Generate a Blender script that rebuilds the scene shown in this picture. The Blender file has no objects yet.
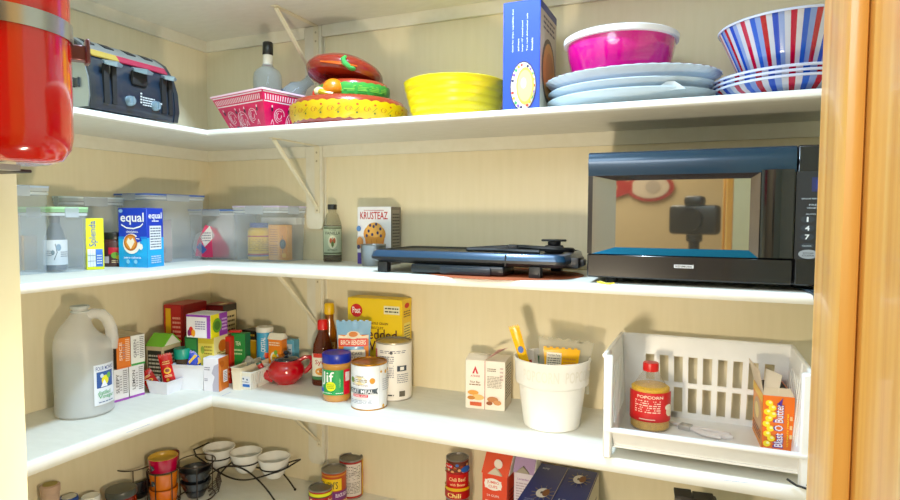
import bpy, bmesh, math, random
from mathutils import Vector, Matrix
random.seed(7)
C = bpy.context.scene.collection
PI = math.pi
# ------------------------------------------------------------------ survey of the room (metres)
CAM = (1.4896, -1.5078, 1.4633); YAW, PIT, ROL, F = -.4004, -.0558, .0040, 604.07
def _basis():
    c, s = math.cos(YAW), math.sin(YAW)
    w = Vector((s*math.cos(PIT), c*math.cos(PIT), math.sin(PIT))); r = Vector((c, -s, 0)); u = r.cross(w)
    cr, sr = math.cos(ROL), math.sin(ROL)
    return r*cr + u*sr, u*cr - r*sr, w
R_, U_, W_ = _basis(); CV = Vector(CAM)
def hit(px, py, ax, val):
    d = W_ + R_*((px-450)/F) - U_*((py-250)/F); t = (val-CV[ax])/d[ax]; return CV + d*t
def xat(px, y, z):
    b = Vector((0, y, z))-CV; k = (px-450)/F; d = Vector((1, 0, 0)); return (k*W_.dot(b)-R_.dot(b))/(R_.dot(d)-k*W_.dot(d))
def zat(B, py):
    b = Vector((B[0], B[1], 0))-CV; k = (250-py)/F; d = Vector((0, 0, 1)); return (k*W_.dot(b)-U_.dot(b))/(U_.dot(d)-k*W_.dot(d))
def facing(x, y): return math.atan2(CAM[0]-x, -(CAM[1]-y))
S1, S2, S3, S4 = 1.6836, 1.331, .9859, .6478      # shelf tops
DB, DL = .3048, .2985                              # shelf depths
# ------------------------------------------------------------------ materials
def lin(h):
    if isinstance(h, str):
        h = h.lstrip('#'); h = [int(h[i:i+2], 16)/255 for i in (0, 2, 4)]
    return tuple(c/12.92 if c <= .04045 else ((c+.055)/1.055)**2.4 for c in h[:3]) + (1,)
_m = {}
def M(col, rough=.5, metal=0, var=.05, bump=0, scale=30, emit=0, coat=0, trans=None, spec=.5):
    key = (str(col), rough, metal, var, bump, scale, emit, coat, trans, spec)
    if key in _m: return _m[key]
    m = bpy.data.materials.new('paint_%d' % len(_m)); m.use_nodes = True
    nt = m.node_tree; N = nt.nodes; L = nt.links; p = N['Principled BSDF']
    c = lin(col); g_ = sum(c[:3])/3; c = tuple(min(1, max(0, (g_+(v-g_)*1.15)*.94)) for v in c[:3])+(1,)
    tc = N.new('ShaderNodeTexCoord'); nz = N.new('ShaderNodeTexNoise'); nz.inputs['Scale'].default_value = scale; nz.inputs['Detail'].default_value = 3
    L.new(tc.outputs['Object'], nz.inputs['Vector'])
    mx = N.new('ShaderNodeMix'); mx.data_type = 'RGBA'
    mx.inputs[6].default_value = tuple(min(1, v*(1+var)) for v in c[:3])+(1,); mx.inputs[7].default_value = tuple(v*(1-var) for v in c[:3])+(1,)
    L.new(nz.outputs['Fac'], mx.inputs[0]); L.new(mx.outputs[2], p.inputs['Base Color'])
    p.inputs['Roughness'].default_value = rough; p.inputs['Metallic'].default_value = metal
    p.inputs['Coat Weight'].default_value = coat; p.inputs['Specular IOR Level'].default_value = spec
    if emit: p.inputs['Emission Color'].default_value = c; p.inputs['Emission Strength'].default_value = emit
    if bump:
        b = N.new('ShaderNodeBump'); b.inputs['Strength'].default_value = bump; b.inputs['Distance'].default_value = .002
        L.new(nz.outputs['Fac'], b.inputs['Height']); L.new(b.outputs[0], p.inputs['Normal'])
    if trans is not None:      # see-through plastic or glass sheet: part clear, part body colour
        tr = N.new('ShaderNodeBsdfTransparent'); tr.inputs[0].default_value = tuple(.5+.5*v for v in c[:3])+(1,)
        ms = N.new('ShaderNodeMixShader'); out = N['Material Output']
        ms.inputs[0].default_value = 1-trans
        tl = N.new('ShaderNodeBsdfTranslucent'); tl.inputs[0].default_value = c; m2 = N.new('ShaderNodeMixShader'); m2.inputs[0].default_value = .25
        L.new(p.outputs[0], m2.inputs[1]); L.new(tl.outputs[0], m2.inputs[2])
        L.new(tr.outputs[0], ms.inputs[1]); L.new(m2.outputs[0], ms.inputs[2]); L.new(ms.outputs[0], out.inputs[0])
    _m[key] = m; return m
def nodemat(name, build):
    m = bpy.data.materials.new(name); m.use_nodes = True; build(m.node_tree, m.node_tree.nodes, m.node_tree.links, m.node_tree.nodes['Principled BSDF']); return m
def ramp(N, stops):
    r = N.new('ShaderNodeValToRGB'); e = r.color_ramp.elements
    while len(e) < len(stops): e.new(.5)
    for q, (pos, col) in zip(e, stops): q.position = pos; q.color = lin(col)
    return r
def wallmat(c1, c2, sx, sy, sz, strength):
    def f(nt, N, L, p):
        tc = N.new('ShaderNodeTexCoord'); mp = N.new('ShaderNodeMapping'); mp.inputs['Scale'].default_value = (sx, sy, sz)
        n = N.new('ShaderNodeTexNoise'); n.inputs['Scale'].default_value = 1; n.inputs['Detail'].default_value = 5
        L.new(tc.outputs['Object'], mp.inputs[0]); L.new(mp.outputs[0], n.inputs['Vector'])
        r = ramp(N, [(.3, c1), (.7, c2)]); L.new(n.outputs['Fac'], r.inputs[0]); L.new(r.outputs[0], p.inputs['Base Color'])
        b = N.new('ShaderNodeBump'); b.inputs['Strength'].default_value = strength; b.inputs['Distance'].default_value = .003
        L.new(n.outputs['Fac'], b.inputs['Height']); L.new(b.outputs[0], p.inputs['Normal']); p.inputs['Roughness'].default_value = .55
    return nodemat('painted_panel', f)
WALL = wallmat('#E2D5B0', '#E7DAB8', 70, 70, 7, .06)
TRIM = wallmat('#DDD7C2', '#E3DECC', 40, 40, 40, .08)
SHELF = wallmat('#D8D6C8', '#DFDDD0', 25, 60, 25, .05)
EDGE = wallmat('#E2E2DA', '#E9E9E2', 25, 60, 25, .05)  # paler than the boards, painting in part of the lit front band
CREAM = wallmat('#CCCBA8', '#D6D5B6', 14, 14, 8, .06)
def _wood(nt, N, L, p):
    tc = N.new('ShaderNodeTexCoord'); mp = N.new('ShaderNodeMapping'); mp.inputs['Scale'].default_value = (60, 75, 1.6)
    n = N.new('ShaderNodeTexNoise'); n.inputs['Scale'].default_value = 1; n.inputs['Detail'].default_value = 4; n.inputs['Distortion'].default_value = .6
    L.new(tc.outputs['Object'], mp.inputs[0]); L.new(mp.outputs[0], n.inputs['Vector'])
    r = ramp(N, [(.25, '#BE7420'), (.45, '#DB983C'), (.6, '#E6AC50'), (.78, '#F2CC7C')]); L.new(n.outputs['Fac'], r.inputs[0])
    mp2 = N.new('ShaderNodeMapping'); mp2.inputs['Scale'].default_value = (14, 22, 4.2); L.new(tc.outputs['Object'], mp2.inputs[0])
    v = N.new('ShaderNodeTexVoronoi'); v.inputs['Scale'].default_value = 1; L.new(mp2.outputs[0], v.inputs['Vector'])
    k = ramp(N, [(.05, '#6E3310'), (.12, '#FFFFFF')]); L.new(v.outputs['Distance'], k.inputs[0])
    mx = N.new('ShaderNodeMix'); mx.data_type = 'RGBA'; mx.blend_type = 'MULTIPLY'; mx.inputs[0].default_value = .75
    L.new(r.outputs[0], mx.inputs[6]); L.new(k.outputs[0], mx.inputs[7]); L.new(mx.outputs[2], p.inputs['Base Color'])
    p.inputs['Roughness'].default_value = .35; p.inputs['Coat Weight'].default_value = .12
    b = N.new('ShaderNodeBump'); b.inputs['Strength'].default_value = .12; b.inputs['Distance'].default_value = .001
    L.new(n.outputs['Fac'], b.inputs['Height']); L.new(b.outputs[0], p.inputs['Normal'])
WOOD = nodemat('varnished_pine', _wood)
# ------------------------------------------------------------------ mesh builder
class MB:
    def __init__(s, mat=None): s.v = []; s.f = []; s.mi = []; s.sm = []; s.mats = []; s.X = None; s.mat = mat
    def add(s, vs, fs, mat=None, smooth=False):
        mat = mat or s.mat
        if mat not in s.mats: s.mats.append(mat)
        k = s.mats.index(mat); o = len(s.v)
        for q in vs:
            q = Vector(q); s.v.append(s.X @ q if s.X else q)
        for f in fs: s.f.append([i+o for i in f]); s.mi.append(k); s.sm.append(smooth)
        return s
    def box(s, x0, y0, z0, x1, y1, z1, bev=0, mat=None, seg=2):
        if bev:
            bm = bmesh.new(); r = bmesh.ops.create_cube(bm, size=1)
            for v in bm.verts: v.co = Vector(((x0+x1)/2+v.co.x*(x1-x0), (y0+y1)/2+v.co.y*(y1-y0), (z0+z1)/2+v.co.z*(z1-z0)))
            bmesh.ops.bevel(bm, geom=list(bm.edges), offset=bev, segments=seg, affect='EDGES', profile=.5)
            bm.verts.index_update(); s.add([v.co.copy() for v in bm.verts], [[v.index for v in f.verts] for f in bm.faces], mat, seg > 1); bm.free(); return s
        vs = [(x, y, z) for z in (z0, z1) for x, y in ((x0, y0), (x1, y0), (x1, y1), (x0, y1))]
        return s.add(vs, [(3, 2, 1, 0), (4, 5, 6, 7), (0, 1, 5, 4), (1, 2, 6, 5), (2, 3, 7, 6), (3, 0, 4, 7)], mat)
    def loft(s, rings, mat=None, caps=(True, True), smooth=True, closed=True):
        n = len(rings[0]); vs = [p for r in rings for p in r]; fs = []
        for i in range(len(rings)-1):
            for j in range(n if closed else n-1):
                k = (j+1) % n; fs.append((i*n+j, i*n+k, (i+1)*n+k, (i+1)*n+j))
        if caps[0]: fs.append(tuple(reversed(range(n))))
        if caps[1]: fs.append(tuple((len(rings)-1)*n+j for j in range(n)))
        return s.add(vs, fs, mat, smooth)
    def lathe(s, prof, cx=0, cy=0, cz=0, seg=40, mat=None, sx=1, sy=1, fn=None, caps=(False, False)):
        rings = []
        for r, z in prof:
            ring = []
            for j in range(seg):
                a = 2*PI*j/seg; rr = max(r, 1e-5)*(fn(a, r, z) if fn else 1)
                ring.append((cx+rr*sx*math.cos(a), cy+rr*sy*math.sin(a), cz+z))
            rings.append(ring)
        return s.loft(rings, mat, caps)
    def tube(s, pts, r, seg=8, mat=None, closed=False, flat=None):
        pts = [Vector(p) for p in pts]; rings = []; n = len(pts); up = None
        for i, p in enumerate(pts):
            a = pts[(i-1) % n] if (closed or i > 0) else p; b = pts[(i+1) % n] if (closed or i < n-1) else p
            t = (b-a).normalized()
            if up is None: up = t.orthogonal().normalized()
            up = (up - t*up.dot(t)).normalized(); q = t.cross(up); rr = r[i] if isinstance(r, (list, tuple)) else r
            rings.append([p + (up*math.cos(2*PI*j/seg) + q*math.sin(2*PI*j/seg)*(flat or 1))*rr for j in range(seg)])
        if closed:
            rings.append(rings[0]); return s.loft(rings, mat, (False, False))
        return s.loft(rings, mat)
    def prism(s, poly, a, b, axis='y', mat=None, smooth=False):
        f = {'y': lambda u, v, w: (u, w, v), 'x': lambda u, v, w: (w, u, v), 'z': lambda u, v, w: (u, v, w)}[axis]
        return s.loft([[f(u, v, a) for u, v in poly], [f(u, v, b) for u, v in poly]], mat, smooth=smooth)
    def ball(s, c, r, mat=None, seg=12, sz=1, sx=1, sy=1):
        return s.lathe([(r*math.sin(PI*i/8), -r*sz*math.cos(PI*i/8)) for i in range(9)], c[0], c[1], c[2], seg, mat, sx, sy)
    def slotted(s, Q, T, ucuts, vcuts, hole, mat=None):
        # Q: four corners (u0v0,u1v0,u1v1,u0v1), T thickness vector; cells left out where hole(i,j)
        Q = [Vector(q) for q in Q]; T = Vector(T)
        P = lambda u, v: Q[0]*(1-u)*(1-v)+Q[1]*u*(1-v)+Q[2]*u*v+Q[3]*(1-u)*v
        for i in range(len(ucuts)-1):
            for j in range(len(vcuts)-1):
                if hole(i, j): continue
                a = [P(ucuts[i], vcuts[j]), P(ucuts[i+1], vcuts[j]), P(ucuts[i+1], vcuts[j+1]), P(ucuts[i], vcuts[j+1])]
                s.add(a+[q+T for q in a], [(3, 2, 1, 0), (4, 5, 6, 7), (0, 1, 5, 4), (1, 2, 6, 5), (2, 3, 7, 6), (3, 0, 4, 7)], mat)
        return s
    def build(s, name, parent=None, loc=None):
        me = bpy.data.meshes.new(name); me.from_pydata([tuple(v) for v in s.v], [], s.f)
        for m in s.mats: me.materials.append(m)
        me.polygons.foreach_set('material_index', s.mi); me.polygons.foreach_set('use_smooth', s.sm)
        bm = bmesh.new(); bm.from_mesh(me); bmesh.ops.remove_doubles(bm, verts=bm.verts, dist=1e-6)
        if name != 'printing': bmesh.ops.recalc_face_normals(bm, faces=bm.faces)
        bm.to_mesh(me); bm.free(); me.update()
        try: me.set_sharp_from_angle(angle=.7)
        except Exception: pass
        o = bpy.data.objects.new(name, me); C.objects.link(o)
        if parent: o.parent = parent
        if loc: o.location = loc
        return o
def tag(o, label=None, cat=None, group=None, kind=None):
    if label: o['label'] = label
    if cat: o['category'] = cat
    if group: o['group'] = group
    if kind: o['kind'] = kind
    return o
def thing(name, label, cat, loc, rz=0, group=None):
    o = bpy.data.objects.new(name, None); C.objects.link(o); o.empty_display_size = .02
    o.location = loc; o.rotation_euler = (0, 0, rz); return tag(o, label, cat, group)
def struct(name, mb): return tag(mb.build(name), kind='structure')
def copy_tree(o, parent=None):
    c = o.copy(); C.objects.link(c); c.parent = parent
    for ch in list(o.children): copy_tree(ch, c)
    return c
# ------------------------------------------------------------------ flat print: rectangles, ellipses, polygons, lettering laid on a face
_tx = {}
def text2d(t):
    if t not in _tx:
        cu = bpy.data.curves.new('t', 'FONT'); cu.body = t; cu.resolution_u = 2; cu.offset = .012
        ob = bpy.data.objects.new('t', cu); me = ob.to_mesh()
        vs = [(v.co.x, v.co.y) for v in me.vertices]; fs = [list(p.vertices) for p in me.polygons]; ob.to_mesh_clear()
        bpy.data.objects.remove(ob); bpy.data.curves.remove(cu)
        x0 = min(v[0] for v in vs); x1 = max(v[0] for v in vs); y0 = min(v[1] for v in vs); y1 = max(v[1] for v in vs)
        _tx[t] = ([((x-x0)/(x1-x0)-.5, (y-y0)/(y1-y0)-.5) for x, y in vs], fs)
    return _tx[t]
def printing(parent, items, mp, nu=1, rough=.45, off=.0004, name='printing'):
    b = MB(); d = .00022
    for k, it in enumerate(items):
        o = off + d*k if len(items) < 26 else off+d*.5*k; kd = it[0]; m = M(it[-1], rough, var=.03)
        if kd == 'r':
            _, u0, v0, u1, v1, _c = it; n = max(1, int(math.ceil(abs(u1-u0)*nu)))
            vs = [mp(u0+(u1-u0)*i/n, v, o) for i in range(n+1) for v in (v0, v1)]
            b.add(vs, [(2*i, 2*i+2, 2*i+3, 2*i+1) for i in range(n)], m, nu > 1)
        elif kd == 'e':
            _, cu, cv, ru, rv, _c = it
            vs = [mp(cu, cv, o)]+[mp(cu+ru*math.cos(2*PI*i/20), cv+rv*math.sin(2*PI*i/20), o) for i in range(20)]
            b.add(vs, [(0, i+1, (i+1) % 20+1) for i in range(20)], m, nu > 1)
        elif kd == 'p': b.add([mp(u, v, o) for u, v in it[1]], [tuple(range(len(it[1])))], m)
        elif kd == 't':
            _, s, cu, cv, w, h = it[:6]; rot = it[6] if len(it) > 7 else 0; vs, fs = text2d(s)
            if rot: pts = [mp(cu-y*w*(1 if rot > 0 else -1), cv+x*h*(1 if rot > 0 else -1), o) for x, y in vs]
            else: pts = [mp(cu+x*w, cv+y*h, o) for x, y in vs]
            b.add(pts, fs, m)
        elif kd == 'm':      # small print: lines too fine to read
            _, u0, v0, u1, v1, nl, _c = it; rnd = random.Random(int(u0*97+v0*31+nl))
            for i in range(nl):
                v = v1-(i+.5)*(v1-v0)/nl; hh = (v1-v0)/nl*.22; u = u0
                while u < u1-.02*(u1-u0):
                    e = min(u1, u+(u1-u0)*rnd.uniform(.08, .3)); b.add([mp(u, v-hh, o), mp(e, v-hh, o), mp(e, v+hh, o), mp(u, v+hh, o)], [(0, 1, 2, 3)], m); u = e+(u1-u0)*.04
        elif kd == 'l':      # line through points, thickness w
            _, pts, w, _c = it
            for (a, c1), (e, f) in zip(pts, pts[1:]):
                dx, dy = e-a, f-c1; q = math.hypot(dx, dy) or 1; nx, ny = -dy/q*w/2, dx/q*w/2
                b.add([mp(a-nx, c1-ny, o), mp(e-nx, f-ny, o), mp(e+nx, f+ny, o), mp(a+nx, c1+ny, o)], [(0, 1, 2, 3)], m)
    host = parent
    if parent.type == 'EMPTY':
        ch = [c for c in parent.children if c.type == 'MESH' and c.name.split('.')[0] in ('carton', 'jar_body', 'can_body', 'glass_body', 'bottle_body', 'pouch_body', 'bag_body', 'tub_wall', 'bowl_body', 'dish_body', 'jug_body', 'body', 'control_panel', 'basket_body', 'canister_body', 'pail_body', 'cylinder')]
        if ch: host = ch[0]
    return b.build(name, host)
def cyl_map(r, z0, h, arc, a0=0, cx=0, cy=0):
    f = r if callable(r) else (lambda v: r)
    return lambda u, v, o: (cx+(f(v)+o)*math.sin((u-.5)*arc+a0), cy-(f(v)+o)*math.cos((u-.5)*arc+a0), z0+v*h)
# carton: origin at its front right bottom corner (front faces -y, body runs to -x and +y)
def face_map(w, d, h, f):
    if f == 'F': return lambda u, v, o: (-w+u*w, -o, v*h)
    if f == 'R': return lambda u, v, o: (o, u*d, v*h)
    if f == 'L': return lambda u, v, o: (-w-o, d-u*d, v*h)
    if f == 'T': return lambda u, v, o: (-w+u*w, v*d, h+o)
    if f == 'B': return lambda u, v, o: (-u*w, d+o, v*h)
def carton(name, label, B, ang, w, d, h, col, F=(), R=(), L=(), T=(), group=None, cat='box', flaps=True, rough=.45):
    t = thing(name, label, cat, B, math.radians(ang), group)
    b = MB(M(col, rough)); b.box(-w, 0, 0, 0, d, h, .0009, seg=1)
    b.build('carton', t)
    if flaps:
        f = MB(M(col, rough, var=.08)); f.box(-w+.003, .002, h, -.003, d*.55, h+.0008); f.build('flap', t)
    for k, it in (('F', F), ('R', R), ('L', L), ('T', T)):
        if it: printing(t, list(it), face_map(w, d, h+(.001 if k == 'T' else 0), k))
    return t
# ================================================================== THE ROOM
b = MB(WALL); b.box(-.1, 0, 0, 2.1, .1, 2.45); struct('wall_back', b)
b = MB(WALL); b.box(-.1, -1.12, 0, 0, 0, 2.45); struct('wall_left', b)
b = MB(WALL); b.box(2.0, -1.12, 0, 2.1, 0, 2.45); struct('wall_right', b)
b = MB(CREAM); b.box(-2.4, -1.32, 0, .857, -1.12, 2.45); b.box(1.566, -1.32, 0, 3.6, -1.12, 2.45); b.box(.857, -1.32, 2.06, 1.566, -1.12, 2.45); struct('wall_front', b)
b = MB(M('#D6C6A2', .7, bump=.1)); b.box(-2.4, -3.6, 0, 3.6, -3.5, 2.45); struct('wall_far', b)
b = MB(M('#DCCDAE', .7)); b.box(-2.5, -3.6, 0, -2.4, -1.12, 2.45); struct('wall_side', b)
b = MB(M('#DCCDAE', .7)); b.box(3.6, -3.6, 0, 3.7, -1.12, 2.45); struct('wall_side.001', b)
b = MB(M('#9A7B58', .5)); b.box(-2.5, -3.6, -.1, 3.7, .1, 0); struct('floor', b)
b = MB(M('#EDE6D2', .7)); b.box(-2.5, -3.6, 2.45, 3.7, .1, 2.5); struct('ceiling', b)
b = MB(WOOD)   # pine lining of the doorway with its stop strip
b.box(1.546, -1.335, 0, 1.566, -1.118, 2.06, .002, seg=1); struct('trim_1', b)
b = MB(WOOD); b.box(1.5385, -1.228, 0, 1.546, -1.19, 2.05, .003); struct('trim_2', b)
b = MB(WOOD); b.box(1.548, -1.352, 0, 1.64, -1.3355, 2.1, .004); struct('trim_3', b)
b = MB(TRIM); b.box(.451, -.0035, .68, .4545, 0, 2.012); struct('trim_4', b)
# shelves
def shelf(top, bot, label, left_to=-1.118):
    t = thing('pantry_shelf', label, 'shelf', (0, 0, bot), 0, 'corner shelves of the pantry'); h = top-bot; n = .012
    b = MB(SHELF); b.box(.001, -DB+n, 0, 1.998, -.001, h); b.build('shelf_board', t)
    b = MB(SHELF); b.box(.001, left_to, 0, DL-n, -DB+n, h); b.build('shelf_board', t)
    def prof(): return [(0, 0), (-n*.6, 0), (-n*.92, h*.18), (-n, h*.5), (-n*.92, h*.8), (-n*.6, h), (0, h)]
    b = MB(EDGE); P = prof()
    b.loft([[(1.998, -DB+n+u, v) for u, v in P], [(DL-n-u, -DB+n+u, v) for u, v in P]], smooth=False); b.build('front_edge', t)
    b = MB(EDGE); b.loft([[(DL-n-u, -DB+n+u, v) for u, v in P], [(DL-n-u, left_to, v) for u, v in P]], smooth=False); b.build('front_edge', t)
    b = MB(TRIM); b.box(.45, -.011, -.033, 1.998, -.001, -.0002); b.box(.001, -.011, -.033, .389, -.001, -.0002); b.build('support_rail', t)
    b = MB(TRIM); b.box(.001, left_to, -.033, .011, -.0115, -.0002); b.build('support_rail', t)
    return t
shelf(2.034, 2.0149, 'white corner shelf at the very top with nothing in view on it, toaster beneath')
shelf(S1, 1.6685, 'white corner shelf carrying the toaster, party dishes and bowls')
shelf(S2, 1.3121, 'white corner shelf carrying the microwave, griddle and see-through tubs')
t3 = shelf(S3, .957, 'white corner shelf carrying the jug, teapot, popcorn pail and white bin')
shelf(S4, .628, 'white bottom corner shelf carrying small white bowls, cans and black wire racks')
for pxa, pya, pxb, pyb in ((126, 433, 150, 424), (222, 396, 231, 392), (270, 410.5, 282, 411.5), (722, 480, 748, 483)):
    a_ = hit(pxa, pya, 2, S3); b_ = hit(pxb, pyb, 2, S3); zz = S3-.957+.0002; dn = (b_-a_).normalized(); nn = Vector((-dn.y, dn.x, 0))*.0007
    m = MB(M('#5A7FC0', .6)); m.add([(a_.x-nn.x, a_.y-nn.y, zz), (b_.x-nn.x, b_.y-nn.y, zz), (b_.x+nn.x, b_.y+nn.y, zz), (a_.x+nn.x, a_.y+nn.y, zz)], [(0, 1, 2, 3)]); m.build('pen_mark', t3)
def bracket(zb, label, reach, drop):
    t = thing('shelf_bracket', label, 'bracket', (.431, 0, zb), 0, 'brackets under the corner shelves'); m = M('#E6DDC2', .45)
    b = MB(TRIM); pl = [(-.04, -.0015), (-.04, -.228), (-.036, -.238), (-.027, -.245), (.009, -.245), (.017, -.238), (.018, -.228), (.018, -.0015)]
    b.prism(pl, -.0125, -.001); b.build('backing_board', t)
    b = MB(m); b.box(-.008, -reach-.012, -.0025, .008, -.014, -.0003); b.build('top_strap', t)
    b = MB(m); b.box(-.008, -.0152, -drop-.02, .008, -.0128, -.003); b.build('wall_strap', t)
    b = MB(m); P0 = Vector((0, -reach, -.0035)); P1 = Vector((0, -.018, -drop))
    d = (P1-P0).normalized(); nrm = d.cross(Vector((1, 0, 0))).normalized()
    ring = lambda c: [c+Vector((-.0065, 0, 0)), c+Vector((-.0045, 0, 0))+nrm*.004, c+Vector((.0045, 0, 0))+nrm*.004, c+Vector((.0065, 0, 0)), c+Vector((.0045, 0, 0))-nrm*.001, c+Vector((-.0045, 0, 0))-nrm*.001]
    b.loft([ring(P0), ring(P1)], smooth=False); b.build('brace', t)
    b = MB(M('#B9AE92', .4, .4)); 
    for z in (-.02, -.045, -drop-.012): b = MB(M('#B9AE92', .4, .4)); b.ball((0, -.0155, z), .0032, sy=.5); b.build('screw', t)
bracket(2.0149, 'metal bracket above the pink bandana tub, under the topmost shelf', .19, .155)
bracket(1.6685, 'metal bracket above the clear tub with lavender lid', .205, .178)
bracket(1.3121, 'metal bracket above the red teapot and syrup', .2, .172)
bracket(.957, 'metal bracket above the three white bowls and cans', .2, .17)
# ceiling lamp of the pantry
t = thing('ceiling_lamp', 'round white ceiling lamp of the pantry above the shelves', 'lamp', (.9, -.62, 2.45))
b = MB(M('#FFFFFF', .4)); b.lathe([(0, -.03), (.09, -.028), (.1, -.012), (.1, 0)], mat=M('#FFFDF5', .4)); b.build('shade', t)
# ================================================================== TOP SHELF (S1)
# ---- toaster, front faces +x : local frame x along its front, -y outward
def toaster():
    t = thing('toaster', 'black four slice toaster with grey levers and chrome end', 'toaster', (.272, -.487, S1), PI/2); t.scale = (1.03, 1, 1.12)
    W, D, H = .215, .245, .158; blk = M('#182230', .28, coat=.4); ch = M('#A9B0B2', .3, .7)
    def prof(e=0):   # (y,z) section, y 0 at the front to D at the back
        return [(.006-e, .008), (0-e, .03), (.004-e, .07), (.018-e, .105), (.04, .132+e), (.075, .15+e), (.12, .157+e), (.17, .15+e), (.205, .132+e), (.228+e, .105), (.241+e, .07), (.245+e, .03), (.239+e, .008)]
    b = MB(blk); P = prof(); b.loft([[(-W/2, y, z) for y, z in P], [(W/2, y, z) for y, z in P]], smooth=False); b.build('body', t)
    for s in (-1, 1):
        b = MB(M('#20262C', .3)); P = prof(.003); x = s*W/2; b.loft([[(x-.006, y, z) for y, z in P], [(x+.006, y, z) for y, z in P]], smooth=False)
        Q = [(.012+(y-.012)*.9, z*.9+.004) for y, z in prof()]; b.loft([[(x+s*.006, y, z) for y, z in Q], [(x+s*.0085, y, z) for y, z in Q]], ch, smooth=False)
        b.box(x+s*.008, .03, .05, x+s*.011, .045, .065, .002, M('#20262C', .3)); b.build('end_panel', t)
    b = MB(ch); T = [(.032, .1275), (.04, .1345), (.075, .1525), (.12, .1595), (.17, .1525), (.2, .137)]
    b.loft([[(-W/2+.006, y, z) for y, z in T]+[(-W/2+.006, y, z-.004) for y, z in reversed(T)], [(W/2-.006, y, z) for y, z in T]+[(W/2-.006, y, z-.004) for y, z in reversed(T)]], smooth=False); b.build('chrome_top', t)
    for x in (-.075, -.028, .028, .075):
        b = MB(M('#0A0A0B', .6)); Y = [(.052, .1435), (.075, .1531), (.12, .1601), (.17, .1531), (.19, .1445)]
        b.loft([[(x-.011, y, z) for y, z in Y]+[(x-.011, y, z-.003) for y, z in reversed(Y)], [(x+.011, y, z) for y, z in Y]+[(x+.011, y, z-.003) for y, z in reversed(Y)]], smooth=False); b.build('bread_slot', t)
    b = MB(M('#B03C54', .25, .3)); b.loft([[(-.03, .02, .112), (W/2-.008, .02, .112), (W/2-.008, .032, .125), (-.03, .032, .125)], [(-.03, .0185, .114), (W/2-.008, .0185, .114), (W/2-.008, .0305, .127), (-.03, .0305, .127)]], smooth=False)
    b.loft([[(-W/2+.012, .02, .112), (-.03, .02, .112), (-.03, .032, .125), (-W/2+.012, .032, .125)], [(-W/2+.012, .0185, .114), (-.03, .0185, .114), (-.03, .0305, .127), (-W/2+.012, .0305, .127)]], M('#C0A45A', .25, .3), smooth=False); b.build('coloured_strip', t)
    for x, lw in ((-.068, .02), (.006, .024), (.08, .016)):
        b = MB(M('#030304', .7))
        if abs(x) > .02: b.box(x-.016, -.003, .022, x-.004, .004, .098); b.box(x+.004, -.003, .022, x+.014, .004, .098)
        else: b.box(x-.02, -.003, .07, x+.02, .006, .1, .004)
        b.build('lever_slot', t)
        g = MB(M('#7F97A3', .3, .3)); g.loft([[(x-lw, -.012, .095), (x, -.022, .092), (x+lw, -.012, .095), (x+lw*.6, .004, .098), (x-lw*.6, .004, .098)], [(x-lw*1.1, -.014, .1), (x, -.026, .102), (x+lw*1.1, -.014, .1), (x+lw*.7, .006, .106), (x-lw*.7, .006, .106)]], smooth=False); g.build('lever', t)
    for x in (-.022, .045):
        b = MB(M('#8FA6B4', .25, .5)); ring = lambda y, r: [(x+r*math.cos(2*PI*k/16), y, .035+r*math.sin(2*PI*k/16)) for k in range(16)]
        b.loft([ring(.002, .0105), ring(-.006, .0105), ring(-.012, .008)]); b.box(x-.0015, -.015, .028, x+.0015, -.011, .043); b.build('dial', t)
    printing(t, [('m', .55, .1, .7, .3, 4, '#C8D0D4')] + [('r', .52, .15+.06*i, .54, .18+.06*i, '#C8D0D4') for i in range(4)]+[('r', .76, .2, .79, .23, '#C8D0D4')], lambda u, v, o: (-W/2+u*W, -.0022-o, .02+v*.1))
toaster()
# ---- bandana tub, square, corner towards us
def tub():
    F0 = Vector((xat(262, -.262, S1+.1), -.262)); a = math.radians(-13.5); s = .228
    dl = Vector((-math.cos(a), -math.sin(a))); dr = Vector((-math.sin(a), math.cos(a)))
    # keep within the shelf: local origin at centre
    c = F0 + (dl+dr)*s/2; cy = c.y
    t = thing('square_tub', 'pink red square flared tub with white bandana pattern', 'tub', (c.x, cy, S1), a)
    H = .104; top, bt = s/2, s*.31; pk = M('#D4275A', .4); th = .005
    def sq(r, z): return [(-r, -r, z), (r, -r, z), (r, r, z), (-r, r, z)]
    b = MB(pk); b.loft([sq(bt, 0), sq(top, H), sq(top-th, H), sq(bt-th, .006)], smooth=False); b.build('tub_wall', t)
    b = MB(M('#F2C9D4', .4)); b.loft([sq(top+.0015, H-.003), sq(top+.002, H), sq(top+.001, H+.002), sq(top-th, H+.001)], caps=(False, False), smooth=False); b.build('rim', t)
    def fm(k):
        ca, sa = [(1, 0), (0, 1), (-1, 0), (0, -1)][k]
        def m(u, v, o):
            r = bt+(top-bt)*v; x, y = (u-.5)*2*r, -r-o; return (x*ca-y*sa, x*sa+y*ca, v*H)
        return m
    wh = '#F6DDE4'
    for k in range(4):
        it = [('r', .01, .93, .99, .96, wh), ('r', .01, .72, .99, .745, wh)]
        for i in range(26): it.append(('r', .03+i*.0365, .77, .045+i*.0365, .89, wh))
        for cx, cv, rr in ((.25, .42, .1), (.75, .42, .1), (.5, .33, .13)):
            for q in range(3):
                it.append(('l', [(cx+rr*(1-q*.28)*math.cos(w)*(.9), cv+rr*1.7*(1-q*.28)*math.sin(w)) for w in [j*.42+q for j in range(12)]], .009, wh))
        for sx in (.12, .4, .6, .88): it += [('e', sx, .55, .018, .05, '#3A1830'), ('l', [(sx-.03, .2), (sx, .32), (sx+.03, .2)], .008, wh), ('e', sx, .62, .01, .03, wh)]
        it += [('l', [(.5, .05), (.5, .62)], .008, wh), ('e', .5, .1, .03, .06, '#3A3050'), ('e', .3, .15, .035, .07, '#3A3050')]
        printing(t, it, fm(k), off=.0003)
    return c
tc_ = tub()
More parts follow.
